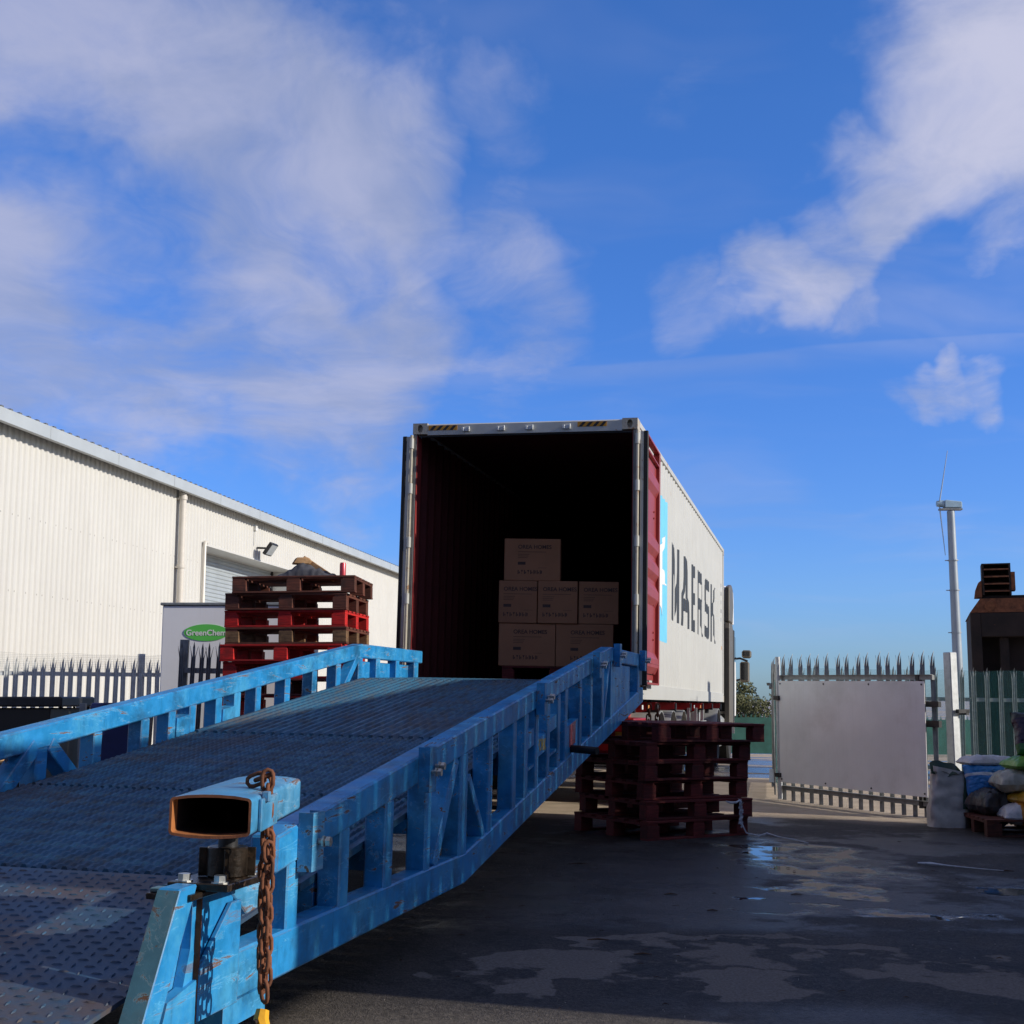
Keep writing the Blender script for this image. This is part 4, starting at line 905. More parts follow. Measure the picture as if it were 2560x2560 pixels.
for k, y in enumerate((.55, 1.05, 6.3, 7.3)):
    MB().box(1.205, 1.215, y, y + .10, CZ - .105, CZ - .06).build('side_reflector', M['lamp_amber'] if k % 2 else M['white'], trl)
m = MB(); m.tube([(.72, .05, .95), (.70, .02, .80), (.78, .0, .62), (.74, .02, .48)], .012, 6); m.build('air_hose', M['lamp_red'], trl)
# short safety chains at the head of the ramp
for k, (cx_, cy_) in enumerate(((1.36, -.02), (1.44, .02))):
    sc = thing('safety_chain', F @ T(cx_, cy_, 0), ['thin rusty safety chain hanging nearest the ramp head', 'thin rusty safety chain hanging beside the container sill'][k], 'chain', 'safety chains at the ramp head')
    for i in range(11):
        o = obj('link', LM, sc); o.matrix_local = T(random.uniform(-.004, .004), random.uniform(-.004, .004), 1.10 - i * .052) @ RZ(90 * (i % 2) + 20) @ Matrix.Scale(1.3, 4)

# ------------------------------------------------------------------ lorry tractor
tr = thing('lorry_tractor', FC, 'white lorry cab with tall mirrors in front of the container', 'lorry')
MB().prism([(12.90, .95), (15.0, .95), (15.12, 1.5), (14.92, 2.45), (14.55, 2.95), (13.55, 3.50), (13.0, 3.42), (12.90, 3.2)], -1.20, 1.20, 'x').build('cab_shell', M['white'], tr, bevel=.05)
for sx in (1, -1):
    a, b = sorted((sx * 1.205, sx * 1.300))
    MB().prism([(12.55, .75), (13.55, .75), (13.55, 2.62), (13.35, 2.70), (12.62, 2.70), (12.55, 2.6)], a, b, 'x').build('side_deflector', M['taupe'], tr, bevel=.01)
    MB().prism([(13.56, .80), (13.95, .80), (13.95, 2.62), (13.56, 2.62)], a, b + .004 if sx > 0 else b, 'x').build('deflector_edge', M['black'], tr, bevel=.01)
    MB().prism([(12.60, 2.72), (13.50, 2.72), (13.66, 3.05), (13.50, 3.42), (13.15, 3.48), (12.60, 3.40)], a, b, 'x').build('roof_fairing', M['taupe'], tr, bevel=.02)
    MB().prism([(13.52, 2.72), (13.75, 2.72), (13.74, 3.2), (13.56, 3.40), (13.66, 3.05)], a, b, 'x').build('fairing_edge', M['white'], tr, bevel=.01)
    MB().prism([(13.97, .9), (14.55, .9), (14.62, 1.55), (14.5, 2.0), (13.97, 2.0)], a, b - .01 if sx > 0 else b, 'x').build('cab_door', M['white'], tr, bevel=.01)
    MB().prism([(13.97, 2.02), (14.50, 2.02), (14.40, 2.5), (13.97, 2.5)], min(sx * 1.2905, sx * 1.297), max(sx * 1.2905, sx * 1.297), 'x').build('door_window', M['glass_dark'], tr)
    MB().prism([(13.1, .40), (14.0, .40), (14.0, .88), (13.1, .88)], min(sx * 1.0, sx * 1.25), max(sx * 1.0, sx * 1.25), 'x').build('cab_step', M['darkmetal'], tr, bevel=.02)
    wheel(tr, sx * 1.03, 14.30, .49, .32, sx); wheel(tr, sx * .95, 10.75, .49, .52, sx)
    guard(tr, min(sx * .66, sx * 1.23), max(sx * .66, sx * 1.23), 10.75, .57); guard(tr, min(sx * .84, sx * 1.24), max(sx * .84, sx * 1.24), 14.3, .58, 5, 175, mt='white')
    # mirrors on a bracket
    m = MB(); m.tube([(sx * 1.22, 15.0, 2.08), (sx * 1.34, 15.12, 2.10), (sx * 1.50, 15.12, 2.04)], .022, 6).tube([(sx * 1.22, 15.0, 1.62), (sx * 1.36, 15.12, 1.66)], .022, 6)
    br = m.build('mirror_arm', M['darkmetal'], tr)
    for z0, z1, x0, x1 in ((1.60, 2.03, 1.34, 1.54), (2.10, 2.27, 1.38, 1.58)):
        a2, b2 = sorted((sx * x0, sx * x1)); mh = MB().box(a2, b2, 15.03, 15.16, z0, z1).build('mirror_housing', M['taupe'], tr, bevel=.035)
        MB().box(a2 + .02, b2 - .03, 15.022, 15.032, z0 + .05, z1 - .025).build('mirror_glass', M['glass_dark'], mh)
MB().box(-1.19, 1.19, 12.86, 12.895, 1.0, 2.6).build('rear_panel', M['darkmetal'], tr)
for sx in (1, -1): MB().box(min(sx * .38, sx * .48), max(sx * .38, sx * .48), 9.6, 14.8, .62, .86).build('chassis_rail', M['darkmetal'], tr)
MB().box(.62, 1.2, 11.6, 12.6, .35, .92).build('fuel_tank', M['alu'], tr, bevel=.06)

# ------------------------------------------------------------------ warehouse on the left
hb = radians(9.1); nb = Vector((cos(hb), -sin(hb), 0))
FW = T(*(nb * -13.386)) @ RZ(-9.1)
wh = thing('warehouse', FW, 'long cream corrugated warehouse with grey gutter along the left', 'building')
PW = 7.38 / 7; PN = 5
def clad(z0, z1, w=PW):
    m = MB(); pts = []; per = w / PN
    for i in range(PN):
        for q, x in ((0, 0), (.42, 0), (.56, .032), (.86, .032)): pts.append((i * per + q * per, x))
    pts.append((w - .004, 0)); pts.append((w - .004, -.02))
    for y, x in pts: m.v += [(x, y, z0), (x, y, z1)]
    m.f = [(2 * i, 2 * i + 2, 2 * i + 3, 2 * i + 1) for i in range(len(pts) - 1)]
    return m.mesh('cladding_panel', M['cream'], recalc=False)
full, short = clad(0, 6.36), clad(5.13, 6.36)
for k in range(-18, 27):
    s0 = 32.84 + k * PW; o = obj('cladding_panel', short if 0 <= k < 7 else full, wh); o.location = (0, s0, 0)
SA, SB = 32.84 - 18 * PW, 32.84 + 27 * PW
m = MB(); m.prism([(.04, 6.30), (.30, 6.20), (.36, 6.22), (.36, 6.47), (.31, 6.49), (.29, 6.46), (.04, 6.44)], SA, SB, 'y'); m.build('gutter', M['gutter'], wh)
for s in range(int(SA) + 2, int(SB), 3): MB().box(.361, .366, s, s + .03, 6.22, 6.485).build('gutter_joint', M['gutter'], wh)
m = MB(); m.prism([(.10, 6.50), (-14, 8.0), (-14, 7.9), (.10, 6.40)], SA, SB, 'y'); rf = m.build('roof', M['roof'], wh)
m = MB(); s = SA
while s < SB: m.prism([(s, 6.50), (s + .05, 6.60), (s + .13, 6.60), (s + .18, 6.50)], -1.5, .12, 'x'); s += .333
tag(m.build('roof_ribs', M['roof'], rf), kind='stuff')
MB().box(-28, -.06, SB - .05, SB, 0, 7.0).build('end_wall', M['cream'], wh)
# downpipe
m = MB(); m.tube([(.17, 31.0, 0), (.17, 31.0, 6.2)], .085, 14); dp = m.build('downpipe', M['plastic_cream'], wh, smooth=True)
for z in (1.2, 4.35, 6.05): MB().tube([(.17, 31.0, z), (.17, 31.0, z + .09)], .105, 14).box(.0, .17, 30.93, 31.07, z, z + .05).build('pipe_clip', M['plastic_cream'], dp, smooth=True)
m = MB(); m.tube([(.09, 32.66, 0), (.09, 32.66, 5.10), (.09, 32.70, 5.18), (.05, 32.90, 5.20)], .05, 10); m.build('vent_pipe', M['plastic_cream'], wh, smooth=True)
# roller door in its recess
DA, DB, DZ, DR = 32.84, 40.22, 5.13, .74
MB().box(-DR, -.001, DA - .05, DA, 0, DZ).build('door_reveal', M['cream'], wh); MB().box(-DR, -.001, DB, DB + .05, 0, DZ).build('door_reveal', M['cream'], wh)
MB().box(-DR, .034, DA, DB, DZ - .004, DZ + .05).build('door_head', M['cream'], wh)
MB().box(.0345, .040, DB - .02, DB + .07, 0, DZ + .05).build('corner_flashing', M['plastic_cream'], wh)
m = MB(); z = 0; i = 0
prof = []
while z < DZ: prof += [(-DR + .0, z), (-DR + .028, z + .03), (-DR + .028, z + .075), (-DR + .0, z + .10)]; z += .11
for x, z in prof: m.v += [(x, DA, z), (x, DB - .12, z)]
m.f = [(2 * i, 2 * i + 1, 2 * i + 3, 2 * i + 2) for i in range(len(prof) - 1)]
m.build('roller_shutter', M['shutter'], wh, recalc=False)
MB().box(-DR - .02, -DR + .06, DB - .12, DB, 0, DZ - .005).build('shutter_guide', M['darkmetal'], wh)
# flood lamp, sensor and security camera
fl = thing('flood_lamp', FW @ T(.03, 36.75, 5.45), 'small floodlight on a bracket above the warehouse roller door', 'lamp')
MB().tube([(0, 0, .05), (.30, 0, .03)], .03, 8).build('bracket', M['darkmetal'], fl)
o = obj('lamp_head', MB().box(-.05, .05, -.28, .28, -.20, .20).mesh('lamp_head', M['darkmetal'], bevel=.02), fl); o.matrix_local = T(.40, 0, .0) @ RY(35)
o2 = obj('lamp_glass', MB().box(.051, .056, -.23, .23, -.16, .16).mesh('lamp_glass', M['shutter']), o)
MB().box(0, .06, -.30, -.18, .52, .66).build('sensor', M['white'], fl)
MB().tube([(.03, -.24, .52), (.03, -.24, .1)], .008, 5).build('cable', M['white'], fl)
sc = thing('security_camera', FW @ T(.03, 40.85, 5.0), 'small white security camera beside the warehouse door opening', 'camera')
m = MB(); m.box(0, .04, -.10, .10, -.12, .16).tube([(.04, 0, .0), (.18, 0, .02)], .03, 8); m.build('mount', M['white'], sc)
m = MB(); m.tube([(.12, -.16, .04), (.30, .12, -.0)], .075, 12); m.build('housing', M['white'], sc, smooth=True)

# ------------------------------------------------------------------ palisade fences
def pale_mesh(h, mt, w=.062):
    m = MB(); pr = [(-w / 2, 0), (-w * .28, .016), (0, .004), (w * .28, .016), (w / 2, 0)]; zt = h - .17
    for x, y in pr: m.v += [(x, y, 0), (x, y, zt)]
    m.f = [(2 * i, 2 * i + 2, 2 * i + 3, 2 * i + 1) for i in range(4)]
    b = len(m.v)   # three prongs, the middle one curling forward
    m.v += [(-.012, .012, zt), (.012, .012, zt), (-.012, .004, h - .07), (.012, .004, h - .07), (.004, -.03, h - .005)]
    m.v += [(-.040, .01, h - .05), (.040, .01, h - .05)]
    m.f += [(3, 5, b + 2), (5, b + 3, b + 2), (5, 7, b + 3), (b + 2, b + 3, b + 4), (1, 3, b + 5), (7, 9, b + 6)]
    return m.mesh('pale', mt, solid=.003)
def palisade(A, B, h, sp, mt, name, label, posts=(), rails=(.25, .85), net=None, post_h=None, cat='fence', z0=.05, face=1, railmat=None, pw_=.062):
    A = Vector((*A, zg(*A))); B = Vector((*B, zg(*B))); d = B - A; L = d.length; ang = atan2(d.y, d.x)
    pitch = atan2(d.z, Vector((d.x, d.y)).length)
    t_ = thing(name, Matrix.Translation(A) @ Matrix.Rotation(ang, 4, 'Z') @ Matrix.Rotation(-pitch, 4, 'Y'), label, cat)
    pm = pale_mesh(h - z0, mt, pw_); n = int(L / sp)
    for i in range(n + 1):
        o = obj('pale', pm, t_); o.matrix_local = T(i * L / n, -.034 * face, z0 + random.uniform(-.008, .008)) @ RZ(0 if face > 0 else 180) @ RY(random.uniform(-.8, .8))
    for r in rails: MB().box(-.02, L + .02, -.017, .017, r * h - .025, r * h + .025).box(-.02, L + .02, min(0, .045 * face), max(0, .045 * face), r * h + .0255, r * h + .0305).build('rail', railmat or mt, t_)
    for q in posts: MB().box(q * L - .045, q * L + .045, .05 * face - .035, .05 * face + .035, 0, post_h or h).build('post', mt, t_, bevel=.004)
    if net:
        MB().grid(max(3, int(L / .15)), 8, lambda u, v: (u * L, -.055 * face + .012 * noise.noise(Vector((u * L * 3, v * 2, 4))), net[0] + v * (net[1] - net[0] + .03 * noise.noise(Vector((u * L * 2.2, 3, 7)))))).build('netting', net[2], t_, recalc=False, smooth=True)
    return t_
M['net_grey'] = mat('grey_wire_netting', (0.35, 0.37, 0.37), 0.5)
def grey_net():
    m = M['net_grey']; t = NT(m.node_tree); b = t.n['Principled BSDF']; x, y, z = t.xyz(t.coord('Object'))
    def line(v, f): return t.math('GREATER_THAN', t.math('ABSOLUTE', t.math('SUBTRACT', t.math('FRACT', t.math('MULTIPLY', v, f)), 0.5)), 0.42)
    t.put(b.inputs['Alpha'], t.rng(t.math('MAXIMUM', line(x, 42), line(z, 42)), 0, 1, 0.06, 0.45))
grey_net()
palisade((-8.9, 16.35), (-4.65, 18.95), 1.60, .118, M['galv_light'], 'palisade_fence', 'grey palisade fence with wire netting in front of the warehouse', posts=(.30, .885), rails=(.16, .855), net=(1.40, 1.64, M['net_grey']), post_h=1.66)
palisade((-3.46, 14.0), (-2.84, 14.06), 1.68, .084, M['galv'], 'palisade_fence', 'short palisade fence standing before the grey cabinet', posts=(.0,), rails=(.2, .82), post_h=1.70, cat='fence', pw_=.042)
# gate with white board
GA, GB = (3.27, 16.45), (4.42, 14.2)
gate = palisade(GA, GB, 1.76, .165, M['galv'], 'palisade_gate', 'open palisade gate carrying a large blank white board', rails=(.085, .835), cat='gate', face=-1, z0=.0)
GLn = (Vector(GB) - Vector(GA)).length
bd = MB().box(.05, GLn * .985, -.075, -.069, .225, 1.43).build('notice_board', M['board'], gate)
for x in (.09, GLn * .35, GLn * .65, GLn * .97):
    for z in (.26, 1.395): MB().tube([(x, -.076, z), (x, -.083, z)], .010, 6).build('board_bolt', M['darkmetal'], bd)
m = MB(); m.box(GLn - .20, GLn + .10, -.02, .02, .95, 1.02).box(GLn - .20, GLn + .10, -.02, .02, 1.16, 1.22).box(GLn - .22, GLn - .17, -.025, .025, .1, 1.5); m.build('hinge_plate', M['darkmetal'], gate)
m = MB().tube([(.03, -.06, .02), (.03, -.06, 1.72)], .029, 12); m.build('drop_bolt', M['galv_light'], gate, smooth=True)
for z in (.28, 1.20): MB().box(-.01, .08, -.105, -.03, z, z + .05).build('bolt_keeper', M['darkmetal'], gate)
gpst = thing('gate_post', gp(4.70, 14.4) @ RZ(28), 'tall pale square gate post behind the white sack', 'post')
MB().box(-.052, .052, -.052, .052, 0, 1.745).build('post_body', M['galv_light'], gpst, bevel=.008)
MB().box(-.02, .14, -.11, -.068, 1.10, 1.14).box(.09, .13, -.11, .0, 1.08, 1.13).build('latch', M['darkmetal'], gpst)
palisade((3.19, 16.62), (3.78, 19.7), 1.72, .16, M['galv'], 'palisade_leaf', 'second gate leaf seen edge-on with teal netting, left of the white board', rails=(.1, .80), net=(.06, 1.45, M['net']), cat='gate')
palisade((3.85, 19.8), (9.0, 19.5), 1.72, .185, M['galv'], 'palisade_fence', 'palisade fence with teal netting behind the gate and the bags', posts=(.0, .5, 1.0), rails=(.15, .72), net=(.05, 1.66, M['net']), post_h=1.72)
palisade((3.0, 54.0), (26, 56.5), 1.72, .19, M['green_mesh_fence'], 'green_fence', 'far green palisade fence across the road', rails=(.2, .82), net=(.05, 1.55, M['net_green']))
kb = MB().box(-6, 30, 51.6, 51.9, zg(9, 52) - .2, zg(9, 52) + .12).build('kerb', M['conc']); tag(kb, kind='structure')

# ------------------------------------------------------------------ far tree, turbine
def leafy(center, rad, n, size, mt, parent, seed):
    rnd = random.Random(seed); m = MB()
    cl = [(Vector((rnd.gauss(0, .5), rnd.gauss(0, .5), rnd.gauss(0, .45))), rnd.uniform(.25, .5)) for _ in range(26)]
    for _ in range(n):
        c, r = rnd.choice(cl); v = Vector((rnd.gauss(0, 1), rnd.gauss(0, 1), rnd.gauss(0, 1))).normalized() * r * rnd.random() ** .4 + c
        p_ = Vector((center[0] + v.x * rad[0], center[1] + v.y * rad[1], center[2] + v.z * rad[2]))
        a = Vector((rnd.gauss(0, 1), rnd.gauss(0, 1), rnd.gauss(0, 1))).normalized() * size * rnd.uniform(.6, 1.3); b = a.orthogonal().normalized() * size * .6
        m.add([p_ - a, p_ + b, p_ + a, p_ - b], [(0, 1, 2, 3)])
    return m.build('crown', mt, parent, recalc=False)
def tree(x, y, hgt, rx, label, seed):
    t_ = thing('tree', gp(x, y), label, 'tree', 'bushy trees beyond the green fence')
    m = MB(); m.tube([(0, 0, -.1), (.05, 0, hgt * .3), (.0, .1, hgt * .62)], [.14, .11, .05], 7)
    for k in range(5):
        a = k * 1.3 + seed; m.tube([(0, 0, hgt * .28 + k * .1), (cos(a) * rx * .5, sin(a) * rx * .5, hgt * .62)], [.06, .02], 5)
    m.build('trunk', M['bark'], t_); leafy((0, 0, hgt * .62), (rx, rx, hgt * .42), 5200, .075, M['leaf'], t_, seed)
tree(10.75, 61.5, 3.0, 1.7, 'olive green bushy tree beyond the green fence, nearest the gate', 3)
tree(8.6, 63, 2.5, 1.8, 'low bushy tree beyond the green fence, behind the lorry', 5)
tu = thing('wind_turbine', gp(19.92, 60), 'slender two-bladed wind turbine with blue housing on a steel mast', 'wind turbine')
z0 = zg(19.92, 60)
MB().tube([(0, 0, -.1), (0, 0, 5), (0, 0, 9.62 - z0)], [.25, .21, .17], 18).build('mast', M['turb'], tu, smooth=True)
for z in (4.1, 6.0, 7.35): MB().tube([(0, 0, z - z0), (0, 0, z - z0 + .05)], [.235, .235], 18).box(-.36, -.2, -.03, .03, z - z0, z - z0 + .04).build('mast_flange', M['turb'], tu)
zz_ = 9.66 - z0
MB().box(-.52, .50, -.16, .16, zz_, zz_ + .08).build('yaw_frame', M['galv'], tu, bevel=.01)
MB().prism([(-.30, zz_ + .10), (.48, zz_ + .10), (.48, zz_ + .38), (-.20, zz_ + .46), (-.30, zz_ + .44)], -.19, .19, 'y').build('nacelle', M['turb_blue'], tu, bevel=.03)
MB().tube([(-.62, 0, zz_ + .30), (-.32, 0, zz_ + .30)], [.13, .17], 12).build('hub', M['turb_blue'], tu, smooth=True)
for k, (bx, bz) in enumerate(((-.02, 2.75), (-.33, -2.15))):
    hx, hz = -.50, zz_ + .30; tip = Vector((bx, 0, hz + (bz - .3 if bz > 0 else bz - .2))); root = Vector((hx, 0, hz)); m = MB(); n = 8; dirv = tip - root
    for i in range(n + 1):
        q = i / n; c_ = .11 * (1 - .65 * q) + .02; p_ = root + dirv * q
        m.v += [(p_.x - c_ * .28, -c_, p_.z), (p_.x + c_ * .22, 0, p_.z), (p_.x + .0, c_, p_.z)]
    for i in range(n): m.f += [(3 * i + a, 3 * i + (a + 1) % 3, 3 * i + 3 + (a + 1) % 3, 3 * i + 3 + a) for a in range(3)]
    m.f += [(0, 1, 2), (3 * n + 2, 3 * n + 1, 3 * n)]
    m.build('blade', M['turb'], tu, smooth=True, angle=60)

# ------------------------------------------------------------------ rusty hopper at the right edge
rh = thing('rusty_hopper', gp(7.2, 21.0) @ RZ(-17), 'tall dark rusty hopper with louvred box on top, behind the fence', 'machine')
z_ = -zg(7.2, 21)
MB().prism([(0, 0), (3.4, 0), (3.4, 2.62 + z_), (.02, 2.50 + z_)], .35, 2.6, 'y').build('hopper_body', M['rust_dark'], rh)
m = MB(); m.box(0, .16, .0, .35, 0, 2.50 + z_).box(3.1, 3.4, 0, .35, 0, 2.5 + z_).box(.16, 3.1, 0, .35, 2.12 + z_, 2.50 + z_).box(.42, .56, .1, .34, 0, 2.12 + z_).box(1.7, 1.85, .1, .34, 0, 2.12 + z_); m.build('front_frame', M['rust_dark'], rh, bevel=.01)
MB().prism([(0, 2.502 + z_), (3.4, 2.502 + z_), (3.4, 2.72 + z_), (.16, 2.72 + z_)], .0, 2.6, 'y').build('top_chamfer', M['rust'], rh)
MB().prism([(.20, 2.722 + z_), (3.4, 2.722 + z_), (3.4, 2.78 + z_), (.20, 2.78 + z_)], .2, 2.4, 'y').build('roof_plate', M['rust_dark'], rh)
def louvre(x0, x1, zb_, zt_):
    lb = MB(); lb.box(x0, x0 + .03, .1, .55, zb_, zt_).box(x1 - .03, x1, .1, .55, zb_, zt_).box(x0, x1, .1, .55, zt_ - .02, zt_).box(x0, x1, .50, .55, zb_, zt_); l_ = lb.build('louvre_box', M['rust_dark'], rh)
    for k in range(4):
        z = zt_ - .06 - k * (zt_ - zb_) / 4.4; MB().prism([(.06, z - .05), (.30, z), (.30, z + .012), (.06, z - .035)], x0 + .031, x1 - .031, 'x').build('louvre_slat', M['rust'], l_)
louvre(.21, .64, 2.78 + z_, 3.28 + z_)
louvre(.98, 1.45, 2.78 + z_, 3.20 + z_)
MB().prism([(.09, 2.75 + z_), (.20, 2.75 + z_), (.20, 3.02 + z_), (.15, 2.98 + z_), (.11, 2.88 + z_)], .12, .5, 'y').build('side_flap', M['rust'], rh)
m = MB(); m.box(.641, .70, .1, .4, 2.85 + z_, 3.14 + z_)
m.build('hinge_block', M['rust'], rh)
m = MB(); m.tube([(.30, -.02, 2.60 + z_), (.30, .12, 2.62 + z_)], .08, 10); m.build('lifting_lug', M['rust'], rh, smooth=True)

# ------------------------------------------------------------------ bags beside the gate
def pillow(w, d, h, seed, wr=.02, pinch=.42, n=40, sag=0.0):
    m = MB()
    def f(sg):
        def g_(u, v):
            a, b = 2 * u - 1, 2 * v - 1
            e = (max(0, 1 - abs(a) ** 3.2) * max(0, 1 - abs(b) ** 3.2)) ** pinch
            q = Vector((a * w * 6 + seed, b * d * 6, sg * 3.1 + seed)); nz = noise.noise(q) * .7 - abs(noise.noise(Vector((q.x * 1.6, q.y * 4.2, q.z)))) * 1.3 - abs(noise.noise(q * 3.1)) * .6 + .5
            x = a * w / 2 * (1 - .05 * (1 - abs(b))) + wr * .6 * noise.noise(q * 1.4 + Vector((5, 0, 0))); y = b * d / 2 * (1 - .05 * (1 - abs(a))) + wr * .6 * noise.noise(q * 1.3 + Vector((0, 7, 0)))
            z = (h * (.62 if sg > 0 else .38) * e) * sg + wr * nz * e + h * .38 - sag * (a * a) * .5
            return (x, y, max(z, 0.0) if sag == 0 else z)
        return g_
    m.grid(n, n, f(1)); m.grid(n, n, f(-1)); return m
def bag_mat(name, bands, axis=0, rough=0.35, blob=None):
    m = bpy.data.materials.new(name); m.use_nodes = True; t = NT(m.node_tree); b = t.n['Principled BSDF']; co = t.coord('Object'); c_ = t.xyz(co)[axis]
    c_ = t.math('ADD', c_, t.math('MULTIPLY', t.math('SUBTRACT', t.noise(co, 9, 3), .5), .03)); col = bands[0][1]
    for th, cl in bands[1:]: col = t.mix(t.math('GREATER_THAN', c_, th), col, cl)
    col = t.mix(t.math('MULTIPLY', t.rng(t.noise(co, 14, 5), .5, .75), .35), col, (.10, .085, .06))
    if blob:
        dist = t.vm('LENGTH', t.vm('MULTIPLY', t.vm('SUBTRACT', co, blob[0]), blob[1])); col = t.mix(t.rng(dist, 1.0, .95), col, blob[2])
    t.put(b.inputs['Base Color'], col); b.inputs['Roughness'].default_value = rough
    t.put(b.inputs['Normal'], t.bump(t.noise(co, 22, 5, .6), .5, .02)); return m
def bag(mw, w, d, h, mt, label, seed, wr=.02, **k):
    t_ = thing('filled_bag', mw, label, 'bag', 'bags piled by the gate')
    b = pillow(w, d, h, seed, wr, **k).build('bag_skin', mt, t_, smooth=True, angle=70, weld=True); return t_
BZ = zg(4.8, 13.0)
# upright woven sack
ws = thing('woven_sack', gp(4.29, 13.42) @ RZ(-6), 'upright cream woven sack with green liner leaning by the gate post', 'bag')
def sack(u, v):
    a = 2 * pi * u; z = v * .56; k = 1 - .18 * v - .25 * max(0, .08 - v)
    ex = abs(cos(a)) ** .6 * (1 if cos(a) > 0 else -1); ey = abs(sin(a)) ** .6 * (1 if sin(a) > 0 else -1)
    nz = noise.noise(Vector((ex * 2.2, ey * 2.2, z * 9))) * .022 + noise.noise(Vector((ex * 4, ey * 4, z * 22))) * .010
    return (ex * (.20 * k + nz) + .03 * v, ey * (.13 * k + nz), z - .06 * v * ex * .6)
MB().grid(40, 26, sack).build('sack_skin', M['sack_white'], ws, smooth=True, angle=70, recalc=False)
m = MB(); m.grid(10, 6, lambda u, v: (-.16 + .30 * u, -.10 + .08 * v + .02 * sin(u * 7), .50 + .16 * v * (1 - abs(u - .35)) + .02 * sin(u * 9 + 1))); m.build('liner', M['sack_dark'], ws, smooth=True, solid=.004)
MB().grid(8, 8, lambda u, v: (.145 + .035 * v + .02 * sin(u * 5), -.135 + .03 * u, .18 + .38 * v)).build('liner_strip', M['sack_dark'], ws, smooth=True, solid=.004)
MB().grid(14, 10, lambda u, v: (-.17 + .34 * u + .03, (v - .5) * .22, .525 + .02 * sin(u * 8 + v * 5))).build('sack_filling', M['sack_dark'], ws, smooth=True)
# pile on a low platform
plat = pallet(T(4.98, 12.95, BZ) @ RZ(-4), 'wood_dark', 'dark low pallet under the pile of filled bags', 'pallet under the bags')
b0 = BZ + PH
bm_orange = bag_mat('orange_white_bag', [(-1, (.62, .60, .58)), (-.18, (.55, .22, .02)), (.12, (.66, .64, .62))])
bm_yellow = bag_mat('mustard_bag', [(-1, (.50, .27, .02)), (.3, (.6, .58, .5))])
bm_clear = bag_mat('cloudy_bag', [(-1, (.48, .46, .36)), (-.1, (.34, .33, .24)), (.16, (.5, .48, .38))], rough=.3)
bm_green = bag_mat('lime_bag', [(-1, (.15, .36, .03)), (.10, (.30, .02, .04)), (.28, (.17, .38, .04))])
bm_blue = bag_mat('blue_white_bag', [(-1, (.02, .20, .50)), (.045, (.70, .70, .70)), (.075, (.025, .24, .55)), (.18, (.7, .7, .7))], axis=1)
bm_black = bag_mat('black_compost_bag', [(-1, (.03, .16, .03)), (-.12, (.018, .006, .028)), (.14, (.015, .016, .015)), (.225, (.16, .20, .03))], axis=1)
bm_dark = bag_mat('dark_grey_bag', [(-1, (.05, .05, .05)), (.1, (.16, .15, .14))])
bag(T(4.88, 12.66, BZ + .10) @ RZ(-8), .66, .44, .20, bm_orange, 'orange and white bag at the bottom front of the pile', 1.0, .03)
bag(T(5.02, 12.74, BZ + .265) @ RZ(6), .66, .42, .15, bm_yellow, 'mustard yellow bag lying under the cloudy bag', 2.0, .02)
bag(T(4.93, 12.90, BZ + .38) @ RZ(-5), .70, .46, .22, bm_clear, 'cloudy translucent bag in the middle of the pile', 3.3, .04)
bag(T(5.04, 12.92, BZ + .575) @ RZ(3), .66, .44, .15, bm_green, 'lime green bag near the top of the pile', 4.1, .018)
bb = bag(T(4.62, 13.30, BZ + .44) @ RZ(4) @ RX(72), .42, .34, .13, bm_blue, 'blue and white bag standing behind the cloudy bag', 5.6, .015)
bag(T(4.62, 13.05, BZ + .16) @ RZ(12), .40, .40, .24, bm_dark, 'grey bag low in the pile beside the woven sack', 6.2, .03)
bag(T(4.70, 13.42, BZ + .60) @ RZ(8), .52, .34, .10, bag_mat('white_bag', [(-1, (.62, .60, .58))]), 'white bag lying flat behind the blue bag', 6.9, .02)
bag(T(4.66, 13.40, BZ + .005) @ RZ(8), .34, .40, .28, bag_mat('navy_bag', [(-1, (.012, .02, .06))]), 'navy sack on the ground between woven sack and pile', 7.4, .02)
bag(T(4.60, 13.42, BZ + .28) @ RZ(3), .30, .36, .22, bag_mat('brown_bag', [(-1, (.035, .03, .02))]), 'dark bag wedged between woven sack and blue bag', 7.9, .03)
bk = bag(T(5.13, 13.02, BZ + .90) @ RZ(-6) @ RX(66), .62, .44, .16, bm_black, 'black and purple compost bag propped on top of the pile', 8.3, .02)
dsc = MB().tube([(0, 0, 0), (0, 0, .002)], .105, 28).build('round_label', M['hazblack'], bk); dsc.matrix_local = T(-.10, .03, .158)
m = MB(); m.tube([(.105 * cos(2 * pi * k / 28), .105 * sin(2 * pi * k / 28), .003) for k in range(28)], .004, 5, closed=True); m.build('label_ring', M['print_white'], dsc)
lt = obj('label_print', text_mesh('label_print', 'TOP', .045, M['print_white']), dsc); lt.matrix_local = T(0, .03, .004)
gt = obj('bag_print', text_mesh('bag_print', 'Verve', .07, M['galv_light']), [o for o in C.objects if o.get('label', '').startswith('lime green')][0]); gt.matrix_local = T(-.12, -.185, .085) @ RX(62)

